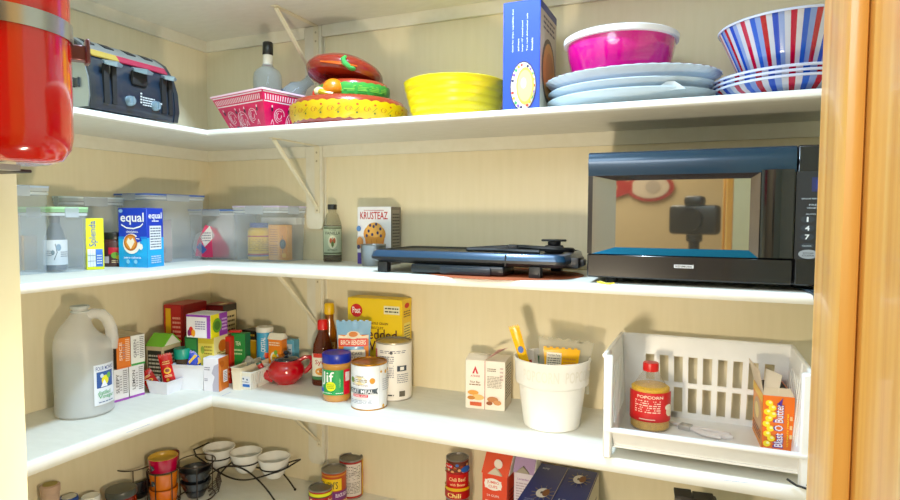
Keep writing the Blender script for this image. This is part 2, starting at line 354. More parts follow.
def glass_bottle(name, label, loc, rot, tall, r, cap, capc, neckc, body='#B8C4C8', group=None):
    t = thing(name, label, 'bottle', loc); t.rotation_euler = rot
    g = M('#D6E2E8', .06, trans=.84, spec=1, coat=.6)
    b = MB(g); b.lathe([(0, .001), (r*.9, .0), (r, .006), (r, tall*.58), (r*.95, tall*.64), (r*.8, tall*.68), (r*.45, tall*.72), (.0115, tall*.76), (.0105, tall*.82)]); b.build('glass_body', t)
    b = MB(M(neckc, .35)); b.lathe([(.0115, tall*.74), (.0128, tall*.745), (.0128, tall*.85), (.0115, tall*.855)], caps=(True, True)); b.build('neck_sleeve', t)
    b = MB(M(cap, .3)); b.lathe([(.0135, tall*.855), (.0143, tall*.86), (.0138, tall*.985), (.011, tall)], caps=(True, True)); b.build('cap', t)
    return t
glass_bottle('glass_bottle', 'clear glass bottle with white neck and black cap in pink tub', (xat(268, -.155, S1+.03), -.158, S1+.012), (math.radians(2), math.radians(3), 0), .238, .038, '#121214', 0, '#E8E6DC')
t = thing('glass_bottle', 'clear bottle lying tilted in pink tub, leaning against tub edge', 'bottle', (xat(280, -.15, S1+.09), -.15, S1+.085)); t.rotation_euler = (math.radians(-10), math.radians(52), math.radians(10))
b = MB(M('#C6D6E0', .06, trans=.74, spec=1, coat=.6)); b.lathe([(0, 0), (.024, .001), (.027, .008), (.027, .06), (.014, .082), (.013, .1), (.015, .102), (.015, .108), (.011, .108)]); b.build('glass_body', t)
b = MB(M('#2A3040', .4)); b.lathe([(.0275, .02), (.0278, .021), (.0278, .03), (.0275, .031)]); b.build('band', t)
# ---- terracotta chip and dip set
def dish(name, label, cx, cy, z, r, h, band, tilt=(0, 0), scal=36, group='terracotta party dishes'):
    t = thing(name, label, 'dish', (cx, cy, z), facing(cx, cy), group); t.rotation_euler = (tilt[0], tilt[1], facing(cx, cy))
    red = M('#943828', .25, coat=.4)
    prof = [(0, 0), (r*.88, 0), (r*.95, h*.15), (r, h*.5), (r*.99, h*.78), (r*.94, h*.97), (r*.91, h), (r*.87, h*.92), (r*.85, h*.4), (0, h*.25)]
    b = MB(red); b.lathe(prof, seg=56); b.build('dish_body', t)
    rr = lambda v: r*.999
    bb = MB(M(band, .35)); n = 160; lo, hi = h*.2, h*.74; vs = []
    for i in range(n+1):
        a = 2*PI*i/n; sc = abs(math.sin(a*scal/2))*h*.06
        for z2 in (lo-sc, (lo+hi)/2, hi+sc): 
            q = r*(.952 if z2 < h*.22 else 1.002)+.0018; vs.append((q*math.cos(a), q*math.sin(a), z2))
    bb.add(vs, [f for i in range(n) for f in ((3*i, 3*i+3, 3*i+4, 3*i+1), (3*i+1, 3*i+4, 3*i+5, 3*i+2))], smooth=True); bb.build('painted_band', t)
    return t
cX = .633; CY = -.155
t = dish('serving_dish', 'large terracotta dish with yellow scalloped painted band, bottom of stack', cX, CY, S1, .148, .068, '#D2AE22')
it = []
for i in range(15):
    u = .03+i/15.; it += [('l', [(u+.014*(1-q*.07)*math.cos(q*.9), .48+.17*(1-q*.07)*math.sin(q*.9)) for q in range(9)], .004, '#A8622A'), ('e', u+.03, .3, .004, .05, '#3E4A1E'), ('e', u+.032, .72, .005, .05, '#B0392B'), ('l', [(u+.02, .35), (u+.04, .6)], .003, '#6A6A20')]
printing(t, it, cyl_map(.1515, .008, .046, 4.2), 1, off=.0008)
t = dish('serving_bowl', 'terracotta bowl with green scalloped band, middle of the dish stack', cX+.012, CY+.004, S1+.069, .09, .046, '#3E9A3F', scal=26)
printing(t, [('m', .1, .2, .9, .7, 4, '#7FBF4A')], cyl_map(.0925, .008, .03, 2.6), 1, off=.0008)
bx, by = -.062, -.062
b = MB(M('#D97B3A', .3)); b.ball((bx+.012, by-.008, .022), .027, sz=.9); b.build('peach_knob', t)
b = MB(M('#EBD9A0', .3)); b.ball((bx-.022, by-.012, .012), .014, sz=.9); b.tube([(bx-.02, by-.02, .012), (bx-.005, by-.03, .006), (bx+.012, by-.03, .006)], [.008, .006, .003], mat=M('#C9A030', .3)); b.tube([(bx-.032, by-.012, .012), (bx-.036, by-.014, .0)], [.006, .004], mat=M('#C0392B', .3)); b.build('bird_knob', t)
t = thing('serving_dish', 'dark red glazed dish with green chilli, topmost and tilted', 'dish', (cX-.02, CY+.004, S1+.122), facing(cX, CY), 'terracotta party dishes')
t.rotation_euler = (math.radians(-6), math.radians(9), facing(cX, CY))
b = MB(M('#7A261E', .2, coat=.5)); r = .1
b.lathe([(0, 0), (r*.7, 0), (r*.93, .008), (r, .022), (r*.98, .032), (r*.9, .042), (r*.6, .058), (r*.3, .065), (0, .067)], seg=48); b.build('dish_body', t)
b = MB(M('#B5502A', .25)); b.tube([(-.06, -.078, .02), (-.03, -.093, .018), (0, -.1, .018), (.03, -.094, .02)], [.003, .006, .007, .003], flat=.6); b.build('chilli_streak', t)
b = MB(M('#3C9147', .3)); b.tube([(.012, -.108, .01), (.0, -.11, .016), (-.006, -.108, .026), (-.001, -.1, .036)], [.006, .007, .006, .004]); b.ball((.018, -.105, .008), .01, sz=.5); b.build('chilli_stem', t)
# ---- yellow ribbed bowl
t = thing('mixing_bowl', 'bright yellow plastic bowl with ribbed sides', 'bowl', (.929, CY, S1))
b = MB(M('#E2CA10', .32)); R0 = .122; P = [(0, .002), (.096, .0), (.1, .003)]
for k in range(5):
    z0 = .005+k*.0165; r0 = .099+k*.0044; P += [(r0, z0), (r0+.0028, z0+.005), (r0+.0045, z0+.011), (r0+.004, z0+.015)]
P += [(R0, .09), (R0+.001, .093), (R0-.002, .095), (R0-.005, .093), (.094, .01), (0, .008)]
b.lathe(P, seg=64); b.build('bowl_body', t)
# ---- blue box with a bowl on it
bl = '#1446B0'
it = [('t', 'Great for chips, vegetables, fruit', .27, .745, .045, .38, 1, '#E8F0FF'), ('t', 'and more', .42, .615, .045, .11, 1, '#E8F0FF'), ('t', 'Large 12" round bowl', .53, .69, .045, .27, 1, '#E8F0FF'), ('t', 'Top rack dishwasher safe', .66, .72, .045, .33, 1, '#E8F0FF'), ('t', 'Reusable', .79, .61, .045, .11, 1, '#E8F0FF')]
it += [('e', .56, .245, .36, .225, '#2B2348'), ('e', .56, .245, .33, .212, '#F4EFE0')]
for k in range(22):
    a = 2*PI*k/22; it.append(('e', .56+.29*math.cos(a), .245+.19*math.sin(a), .035, .014, ['#D8452E', '#EAA52B', '#3D9A55', '#7A4FB0', '#2B2348', '#F4EFE0'][k % 6]))
it += [('e', .62, .245, .24, .165, '#EBC25A'), ('e', .62, .245, .2, .14, '#F1D486'), ('e', .58, .27, .08, .05, '#F7E5B0')]
xB = xat(540, -.24, S1+.12); xA = xat(503, -.24, S1+.12)
carton('dish_box', 'tall blue box with a picture of a chip bowl', (xB, -.24, S1), 0, xB-xA, .145, .238, bl, F=it,
       R=[('r', 0, 0, 1, 1, '#C9C2B0'), ('r', 0, .93, 1, 1, '#26397A'), ('e', .5, .42, .42, .3, '#4A3A2C'), ('e', .52, .42, .36, .26, '#C98F4E'), ('e', .55, .42, .25, .18, '#B87A3C'), ('m', .15, .76, .85, .9, 3, '#4A4A50')])
# ---- platters, magenta bowl
pc = xat(630, -.16, S1+.05); plm = M('#DCE8F0', .2, trans=.12)
def platter(z, rx, ry, h, rim, label, name='oval_platter', grp='stacked translucent platters'):
    t = thing(name, label, 'platter', (pc, -.162, z), 0, grp)
    b = MB(plm); fn = (lambda a, r, z_: 1+.012*math.sin(a*44)*(1 if r > rx*.93 else 0))
    b.lathe([(0, 0), (rx*.62, 0), (rx*.8, h*.35), (rx*.97, h*.85), (rx, h), (rx*.985, h+.002), (rx*.8, h*.45), (rx*.6, .003), (0, .003)], sy=ry/rx, seg=176, fn=fn if rim else None); b.build('platter_body', t)
    return t
p1 = platter(S1, .175, .139, .026, False, 'lowest clear bluish platter with a raised thumb tab at its right')
b = MB(plm); b.prism([(.05, .02), (.068, .03), (.08, .037), (.094, .037), (.104, .03), (.115, .021)], -.114, -.109, smooth=False); b.build('tab', p1)
platter(S1+.019, .173, .137, .026, False, 'middle clear bluish platter in the stack of three')
p3 = platter(S1+.042, .179, .141, .026, True, 'top clear platter with fluted rim under magenta bowl')
b = MB(M('#C23A6A', .35)); b.lathe([(.169, .0272), (.173, .0290), (.176, .0285)], sy=.141/.179, seg=64); b.build('pink_edge', p3)
mx_ = xat(620, -.155, S1+.1)
t = thing('mixing_bowl', 'glossy magenta bowl with white rim on platters', 'bowl', (mx_, -.157, S1+.0455))
b = MB(M('#C20A7C', .12, coat=.6)); b.lathe([(0, 0), (.082, 0), (.087, .004), (.097, .03), (.107, .065), (.113, .1), (.112, .102), (.108, .09), (.09, .02), (0, .008)], seg=56); b.build('bowl_body', t)
b = MB(M('#F0F0F4', .3)); b.lathe([(.1125, .0985), (.118, .100), (.119, .110), (.114, .113), (.109, .111), (.109, .100)], seg=56); b.build('rim', t)
# ---- striped red white blue bowls
def striped(name, label, cx, z, prof, th, grp, rx=1.):
    t = thing(name, label, 'bowl', (cx, -.157, z), 0, grp); cols = ['#B81E34', '#D9DCE8', '#2E4FC0', '#93A9DE', '#D9DCE8', '#C02B45', '#E7E2EA', '#3A62D0', '#8FA6E0']
    n = 81; b = MB()
    for k in range(n):
        m = M(cols[(k//1) % 9], .12, trans=.12, coat=.3); a0 = 2*PI*k/n; a1 = 2*PI*(k+1)/n
        vs = []
        for r, zz in prof:
            for a in (a0, a1): vs.append((r*math.cos(a), r*math.sin(a), zz))
        b.add(vs, [(2*i, 2*i+1, 2*i+3, 2*i+2) for i in range(len(prof)-1)], m, True)
    b.build('bowl_body', t)
    b = MB(M('#C9CFE6', .15)); r, zz = prof[-1]; b.lathe([(r-.003, zz-.002), (r+.001, zz-.002), (r+.002, zz+.001), (r-.002, zz+.003), (r-.004, zz)], seg=64); b.build('rim', t)
    return t
rc = xat(792, -.155, S1+.1)
for k in range(3):
    striped('serving_bowl', ['lowest shallow red white and blue striped bowl', 'middle shallow red white and blue striped bowl', 'top shallow striped bowl right under the tall flared one'][k], rc, S1+.0005+k*.0085,
            [(0, 0), (.085, 0), (.11, .006), (.13, .015), (.142, .026)], .002, 'shallow striped bowls')
striped('serving_bowl', 'tall flared red white and blue striped bowl on the shallow ones', rc, S1+.0455, [(0, 0), (.078, .0), (.09, .006), (.103, .036), (.118, .07), (.131, .098)], .002, None)
# ================================================================== SECOND SHELF (S2)
def plastic_tub(name, label, x0, y0, x1, y1, z, h, lidc, clip='#3F6FC0', bodyc='#F2F8FE', tr=.77, grp='see-through plastic storage tubs', lidh=.012, rz=0, lidtr=None):
    cx, cy = (x0+x1)/2, (y0+y1)/2; w, d = (x1-x0)/2, (y1-y0)/2
    t = thing(name, label, 'storage tub', (cx, cy, z), rz, grp); g = M(bodyc, .25, trans=tr)
    def rr(sx, sy, zz, c=.008):
        out = []
        for qx, qy, a0 in ((1, 1, 0), (-1, 1, 90), (-1, -1, 180), (1, -1, 270)):
            for k in range(4):
                a = math.radians(a0+k*30); out.append((qx*(sx-c)+c*math.cos(a), qy*(sy-c)+c*math.sin(a), zz))
        return out
    b = MB(g); b.loft([rr(w*.94, d*.94, .001), rr(w*.97, d*.97, h*.5), rr(w, d, h-lidh)], caps=(True, False)); 
    b.loft([rr(w+.002, d+.002, h-lidh-.008), rr(w+.002, d+.002, h-lidh-.002)], M(bodyc, .25, trans=tr*.5), caps=(False, False)); b.build('tub_body', t)
    b = MB(M(bodyc, .35, trans=.45 if lidtr is None else lidtr)); e = lidc if lidtr else None; b.mat = M(lidc, .35, trans=lidtr) if lidtr else b.mat; b.loft([rr(w+.003, d+.003, h-lidh), rr(w+.003, d+.003, h-.003), rr(w+.0, d+.0, h-.0015), rr(w-.01, d-.01, h-.0015)]); b.build('lid', t)
    b = MB(M(lidc, .35)); b.loft([rr(w+.0035, d+.0035, h-.0045), rr(w+.0035, d+.0035, h), rr(w-.003, d-.003, h), rr(w-.003, d-.003, h-.0045)], caps=(False, False)); b.build('lid_edge', t)
    b = MB(M('#E8EEF4', .35, trans=.55)); b.box(w+.003, -d*.4, h-lidh-.012, w+.0055, d*.4, h-.001, .001, seg=1); b.build('latch', t)
    b = MB(M('#E8EEF4', .35, trans=.55)); b.box(-w*.4, -d-.0055, h-lidh-.012, w*.4, -d-.003, h-.001, .001, seg=1); b.build('latch', t)
    return t
plastic_tub('storage_tub', 'tall frosted tub at the doorway end of microwave shelf',   .008, -.75, .13, -.607, S2, .196, '#B9CBE4', '#B9CBE4')
plastic_tub('storage_tub', 'frosted tub with light green lid and dark bottle inside', .03, -.612, .150, -.53, S2, .150, '#A9D6A4', '#CDE6D0', lidtr=.25)
plastic_tub('storage_tub', 'tall narrow frosted tub behind the small yellow box', .006, -.515, .045, -.35, S2, .178, '#DDE6EA', '#DDE6EA', tr=.74)
plastic_tub('storage_tub', 'tall tub with blue rimmed lid and brown bag inside', .004, -.345, .125, -.145, S2, .19, '#4A6AB8', '#4A66B0', lidh=.007)
plastic_tub('storage_tub', 'tub in the corner with blue lid and pink bag inside', .04, -.125, .222, -.03, S2, .15, '#4F74BE', '#B9C6DC', tr=.7, lidh=.008)
plastic_tub('storage_tub', 'clear tub with lavender lid holding yellow tin and orange box',   .232, -.145, .394, -.02, S2, .16, '#C9BEDC', '#A79AC8', tr=.74, lidh=.012)
# contents
def jar(name, label, cat, x, y, z, r, h, body, cap, capr, caph, neck=None, lab=None, items=None, arc=2.6, tr=None, group=None, lz=(.1, .75), seg=36, turn=0, shoulder=.1, ribs=False, coat=0):
    t = thing(name, label, cat, (x, y, z), facing(x, y)+turn, group); hb = h-caph; nk = neck or capr*.92; sh = h*shoulder
    b = MB(M(body, .15 if tr else .35, trans=tr, coat=coat)); b.lathe([(0, .001), (r*.9, 0), (r, .004), (r, hb-sh-.004), (r*.97, hb-sh), (nk+(r-nk)*.35, hb-sh*.35), (nk, hb-.001), (nk, hb+.002)], seg=seg, caps=(False, True)); b.build('jar_body', t)
    b = MB(M(cap, .35)); fn = (lambda a, rr, zz: 1+.012*math.sin(a*30)) if ribs else None
    b.lathe([(capr*.98, hb), (capr, hb+.002), (capr, h-.003), (capr*.95, h), (0, h+.0005)], seg=90 if ribs else seg, fn=fn, caps=(True, False)); b.build('lid', t)
    if items: 
        z0 = h*lz[0]; printing(t, items, cyl_map(r+.0003, z0, h*lz[1]-z0, arc), 16)
    return t
jar('oil_bottle', 'dark bottle with white label inside green lidded tub', 'bottle', .098, -.574, S2+.004, .024, .128, '#23384C', '#1E2226', .011, .018, items=[('r', 0, 0, 1, 1, '#E4E6E8'), ('l', [(.45, .2), (.55, .5), (.5, .85)], .03, '#2A4A58'), ('e', .6, .7, .08, .14, '#5E86A0'), ('e', .42, .5, .06, .1, '#3F6470'), ('m', .15, .35, .4, .6, 3, '#6A7680'), ('m', .65, .3, .95, .55, 3, '#6A7680')], lz=(.1, .55), shoulder=.35)
b = carton('paper_packet', 'tan paper packet in green lidded tub behind bottle', (.05, -.585, S2+.004), 75, .03, .012, .08, '#C29A5C', flaps=False, cat='packet')
t = thing('paper_bag', 'brown paper bag leaning inside blue lidded tub', 'bag', (.08, -.275, S2+.003), 1.0)
b = MB(M('#9A8474', .8, bump=.3)); b.loft([[(-.035, -.02, 0), (.035, -.02, 0), (.035, .02, 0), (-.035, .02, 0)], [(-.036, -.021, .05), (.036, -.019, .05), (.035, .02, .05), (-.035, .02, .05)], [(-.03, -.012, .075), (.035, -.01, .085), (.035, .012, .085), (-.03, .012, .075)], [(.018, -.002, .115), (.036, -.002, .118), (.036, .004, .118), (.018, .004, .115)]], smooth=False); b.build('bag_body', t)
printing(t, [('m', .1, .3, .8, .55, 3, '#6E5C50')], lambda u, v, o: (-.03+u*.06, -.0215-o, v*.08))
t = thing('flour_bag', 'white and pink paper bag slumped inside corner tub', 'bag', (.125, -.08, S2+.003), facing(.125, -.08)); t.scale = (1.45, .95, 1.02)
b = MB(M('#F4F1F4', .7, bump=.3)); rn = lambda sx, sy, z, ox=0: [(ox+sx*math.cos(2*PI*k/14)*(1+.12*math.sin(k*2.3)), sy*math.sin(2*PI*k/14), z) for k in range(14)]
b.loft([rn(.045, .026, 0), rn(.056, .033, .03), rn(.05, .033, .07), rn(.034, .024, .1, .008), rn(.02, .01, .12, .014), rn(.024, .006, .132, .014)]); b.build('bag_body', t)
printing(t, [('p', [(0, .05), (.2, 0), (.62, 0), (.66, .25), (.4, .85), (.2, .95), (.05, .5)], '#DE3A6C'), ('p', [(.18, .3), (.38, .62), (.28, .92), (.1, .6)], '#EDEBF0'), ('p', [(.02, .3), (.14, .1), (.22, .22), (.1, .45)], '#3C66B8'), ('m', .14, .45, .3, .75, 4, '#6A7088')], lambda u, v, o: (-.05+u*.1, -.037-o, .004+v*.1))
jar('spice_tin', 'yellow tin with blue lid inside lavender lidded tub', 'tin', .281, -.092, S2+.003, .032, .108, '#EBBE1C', '#28509A', .026, .014, items=[('r', 0, .05, 1, .12, '#B02A22'), ('r', 0, .8, 1, .86, '#B02A22'), ('m', .1, .2, .9, .75, 7, '#B08A20'), ('r', 0, .0, 1, .05, '#2D5A9A')], shoulder=.08)
b = carton('food_box', 'orange box with dark round emblem inside lavender lidded tub', (.378, -.088, S2+.003), 6, .062, .028, .102, '#E9A22C', F=[('m', .08, .5, .5, .9, 6, '#B06A1A'), ('m', .08, .12, .5, .45, 5, '#B06A1A'), ('r', .6, .05, .98, .95, '#DE8E22'), ('e', .78, .46, .17, .14, '#2A4250'), ('e', .78, .46, .1, .08, '#47697A'), ('l', [(.78, .2), (.78, .7)], .02, '#2A4250'), ('r', .75, .08, .95, .2, '#F0C060')])
b = carton('food_box', 'flat white wrapped packet on top inside lavender lidded tub', (.382, -.05, S2+.11), 5, .12, .05, .02, '#E9E6DE', flaps=False, cat='packet'); b.location.z = S2+.1065
# splenda, cocoa, equal
x = .165; w_ = .047
carton('sweetener_box', 'small yellow sweetener box with blue writing', (.142, -.484, S2), 62, .038, .045, .124, '#E2E22E', F=[('t', 'Splenda', .42, .7, .5, .5, 1, '#2247A0'), ('r', .08, .06, .5, .4, '#F0F4F6'), ('r', .52, .06, .92, .4, '#3C74C8'), ('l', [(.08, .17), (.5, .17)], .01, '#8090A0'), ('l', [(.08, .28), (.5, .28)], .01, '#8090A0'), ('l', [(.22, .06), (.22, .4)], .012, '#8090A0'), ('l', [(.36, .06), (.36, .4)], .012, '#8090A0'), ('m', .58, .1, .86, .3, 4, '#DDE8F8')], flaps=False)
jar('cocoa_jar', 'small dark jar with black lid beside the blue sweetener box', 'jar', .082, -.408, S2, .029, .088, '#4A2A24', '#16181A', .0265, .018, items=[('r', 0, 0, 1, 1, '#47262A'), ('r', .3, .45, .72, .75, '#C93242'), ('e', .5, .4, .12, .14, '#6FA03C'), ('e', .6, .3, .08, .1, '#D9B83A'), ('r', .1, .05, .32, .35, '#D8C8D0'), ('m', .4, .05, .9, .2, 2, '#E8C8A0')], lz=(.08, .72), shoulder=.06)
eq = '#1C3FB4'; sk = '#2AA4E4'; wt = '#F6F9FC'
it = [('r', 0, 0, 1, .5, sk), ('r', 0, .48, 1, .52, '#2C80D8'), ('e', .1, .95, .07, .03, '#8FB8E8'), ('t', 'equal', .5, .82, .82, .2, wt), ('l', [(.12, .72), (.3, .665), (.55, .655), (.78, .69), (.88, .74)], .022, wt), ('t', 'ORIGINAL', .5, .6, .42, .03, wt),
      ('e', .47, .4, .3, .17, '#F4EFEA'), ('e', .44, .42, .24, .14, '#B5652A'), ('e', .44, .42, .19, .11, '#D98E4A'), ('p', [(.44, .31), (.3, .43), (.36, .5), (.44, .46), (.52, .5), (.58, .43)], '#F5E6D2'), ('e', .8, .35, .07, .05, '#F4EFEA'), ('p', [(.6, .5), (.76, .55), (.84, .45), (.68, .42)], '#1C3FB4'), ('l', [(.64, .49), (.76, .48)], .012, wt), ('t', 'zero calorie', .5, .17, .6, .035, wt), ('e', .35, .1, .06, .035, '#8FD0F2'), ('e', .62, .1, .06, .035, '#8FD0F2')]
carton('sweetener_box', 'blue sweetener box with coffee cup picture', (.2, -.41, S2), 13, .08, .064, .15, eq, F=it, R=[('r', 0, 0, 1, .5, sk), ('t', 'equal', .5, .86, .8, .14, wt), ('m', .3, .76, .7, .8, 1, wt), ('r', .14, .3, .84, .7, '#E8EEF6'), ('m', .18, .32, .8, .68, 8, '#44506A'), ('m', .2, .06, .8, .2, 4, '#CFE6F8')], flaps=False)
# vanilla bottle
t = thing('vanilla_bottle', 'glass bottle of dark vanilla with black cap and pale label', 'bottle', (xat(332.5, -.045, S2+.06), -.045, S2), facing(.497, -.045))
g = M('#D8D2BC', .08, trans=.84, spec=.9); r = .0268
b = MB(g); b.lathe([(0, 0), (r*.9, 0), (r, .005), (r, .1), (r*.92, .112), (.017, .135), (.0115, .142), (.0115, .152)]); b.build('glass_body', t)
b = MB(M('#2A120C', .15)); b.lathe([(0, .002), (r*.93, .003), (r*.96, .008), (r*.96, .1), (r*.93, .105), (0, .105)]); b.build('extract', t)
b = MB(M('#131416', .4)); b.lathe([(.0125, .15), (.0135, .151), (.0135, .163), (.012, .165), (0, .165)], caps=(True, False)); b.build('cap', t)
printing(t, [('r', 0, 0, 1, 1, '#A9B49A'), ('r', .04, .03, .96, .08, '#3F4A2C'), ('r', .04, .92, .96, .97, '#3F4A2C'), ('t', 'PURE', .5, .88, .3, .05, '#2B3A22'), ('t', 'VANILLA', .5, .77, .72, .11, '#1F2C1A'), ('e', .5, .45, .2, .24, '#D8D8BC'), ('e', .43, .5, .06, .1, '#B05A38'), ('e', .57, .5, .06, .1, '#B05A38'), ('e', .5, .38, .06, .1, '#5A7A3A'), ('l', [(.5, .25), (.5, .62)], .02, '#4A3A20'), ('t', 'EXTRACT', .5, .17, .4, .05, '#2B3A22')], cyl_map(r+.0004, .022, .08, 2.3), 16)
# krusteaz box
it = [('r', 0, 0, 1, .27, '#4C3A94'), ('p', [(0, .27), (.3, .33), (.7, .3), (1, .22), (1, .2), (0, .2)], '#EDEAF2'), ('t', 'KRUSTEAZ', .5, .85, .82, .13, '#B3202E'), ('l', [(.2, .94), (.8, .94)], .008, '#B3202E'), ('p', [(.3, .2), (.22, .5), (.82, .5), (.76, .2)], '#D98A4E'), ('e', .52, .53, .33, .17, '#D9964C'), ('e', .52, .6, .25, .13, '#E6AE62')]
for k, (u, v) in enumerate(((.35, .58), (.5, .66), (.62, .55), (.7, .62), (.46, .52), (.4, .68), (.58, .7), (.72, .5), (.3, .5))): it.append(('e', u, v, .035, .028, '#2D2A58'))
it += [('l', [(.34, .22), (.3, .44)], .01, '#B5652E'), ('l', [(.46, .2), (.44, .44)], .01, '#B5652E'), ('l', [(.6, .2), (.6, .44)], .01, '#B5652E'), ('e', .1, .38, .1, .1, '#C98A54'), ('e', .06, .3, .05, .04, '#2D2A58'), ('e', .07, .62, .07, .05, '#5F86C0'), ('e', .87, .22, .1, .075, '#F0EDF4'), ('e', .87, .22, .07, .05, '#3C3470'), ('m', .15, .06, .8, .16, 2, '#D8D2F0')]
xk = xat(391, -.07, S2+.07); xl = xat(357.5, -.07, S2+.07)
carton('baking_mix_box', 'blueberry muffin mix box standing behind steel cup', (xk, -.07, S2), 0, xk-xl, .055, .157, '#EDEEF4', F=it, R=[('r', 0, 0, 1, 1, '#6A6258'), ('r', .1, .2, .9, .95, '#8F877A'), ('m', .14, .24, .86, .9, 12, '#3A342E')])
t = thing('measuring_cup', 'small dull steel cup beside the griddle corner', 'cup', (.628, -.12, S2))
b = MB(M('#9AA0A6', .3, .85)); r = .033; b.lathe([(0, 0), (r*.9, 0), (r*.93, .003), (r*.97, .02), (r*.99, .021), (r, .052), (r*1.06, .055), (r*1.02, .057), (r*.95, .052), (r*.9, .005), (0, .004)]); b.build('cup_body', t)
t.location = (xat(370.5, -.12, S2+.02), -.105, S2)
# griddle
def griddle():
    z0 = S2; x0, x1, y0, y1 = .757, 1.222, -.272, -.045
    t = thing('electric_griddle', 'black electric griddle with its cord coiled on top', 'griddle', ((x0+x1)/2, (y0+y1)/2, z0)); w, d = (x1-x0)/2, (y1-y0)/2
    blk = M('#15171B', .38, bump=.1); bl = M('#1E3B57', .3, .2, coat=.4)  # bl: blue sheen painted into the rim colour of the black plate
    def rr(sx, sy, z, c=.02): 
        out = []
        for qx, qy, a0 in ((1, 1, 0), (-1, 1, 90), (-1, -1, 180), (1, -1, 270)):
            for k in range(5): a = math.radians(a0+k*22.5); out.append((qx*(sx-c)+c*math.cos(a), qy*(sy-c)+c*math.sin(a), z))
        return out
    zb = .024
    b = MB(blk); b.loft([rr(w*.95, d*.9, zb), rr(w, d, zb+.008), rr(w, d, zb+.014)], smooth=False)
    b.loft([rr(w, d, zb+.014), rr(w*.985, d*.965, zb+.026), rr(w*.96, d*.93, zb+.029)], bl, caps=(False, False), smooth=False)
    b.loft([rr(w*.96, d*.93, zb+.029), rr(w*.95, d*.91, zb+.024), rr(w*.93, d*.88, zb+.024)], blk, caps=(False, True), smooth=False); b.build('griddle_plate', t)
    b = MB(M('#10161C', .3)); b.box(-w*.52, -d-.001, .004, w*.44, -d*.3, zb, .005); b.box(-w*.2, -d-.006, .003, w*.32, -d*.4, zb-.003, .004, M('#202832', .25)); b.build('drip_tray', t)
    for fx in (-w*.86, w*.72):
        for fy in (-d*.86, d*.86):
            b = MB(M('#0E1013', .5)); b.box(fx-.012, fy-.01, 0, fx+.014, fy+.012, zb+.002, .003); b.build('foot', t)
    b = MB(M('#0E1013', .4)); b.box(w-.03, -.04, zb-.005, w+.016, .03, zb+.02, .005); b.box(w+.012, -.02, zb, w+.024, .01, zb+.014, .003); b.build('socket', t)
    b = MB(blk); b.box(w*.45, -d*1.005, zb+.001, w*.46, -d*.95, zb+.026); b.build('seam', t)
    z = S2+zb+.0245
    p = thing('griddle_plug', 'black temperature probe with knob lying on the griddle', 'control', (1.168, -.13, z), .2)
    b = MB(M('#0F1012', .45)); b.box(-.022, -.012, 0, .022, .014, .018, .004); b.build('probe_body', p)
    b = MB(M('#17181B', .4)); b.lathe([(0, .018), (.014, .018), (.015, .02), (.015, .026), (.0, .027)], seg=20); b.box(-.03, -.007, .0265, .028, .007, .032, .003); b.build('knob', p)
    cu = [(-.03, -.06, .005), (-.09, -.05, .006), (-.13, -.03, .007), (-.17, -.035, .0075), (-.2, -.04, .0075), (-.19, -.03, .008), (-.13, -.02, .012), (-.07, -.03, .015), (-.05, -.045, .014), (.0, -.055, .012), (.03, -.045, .010), (.045, -.02, .008), (.036, 0, .008), (.023, 0, .008)]
    pts = []
    for i in range(len(cu)-1):
        for q in range(4):
            f = q/4; pts.append(Vector(cu[i]).lerp(Vector(cu[i+1]), f))
    for _ in range(3): pts = [pts[0]]+[(pts[i-1]+pts[i]*2+pts[i+1])/4 for i in range(1, len(pts)-1)]+[pts[-1]]
    b = MB(M('#121316', .5)); b.tube(pts, .0052); b.box(-.105, -.04, .003, -.08, -.02, .02, .004); b.build('cord', p)
griddle()
t = thing('round_mat', 'thin oval terracotta coloured mat under the griddle', 'mat', (1.055, -.168, S2))
b = MB(M('#A8583A', .7)); b.lathe([(0, 0), (.147, 0), (.148, .0009), (.146, .0016), (0, .0018)], seg=64, sx=1.27); b.build('mat_disc', t)
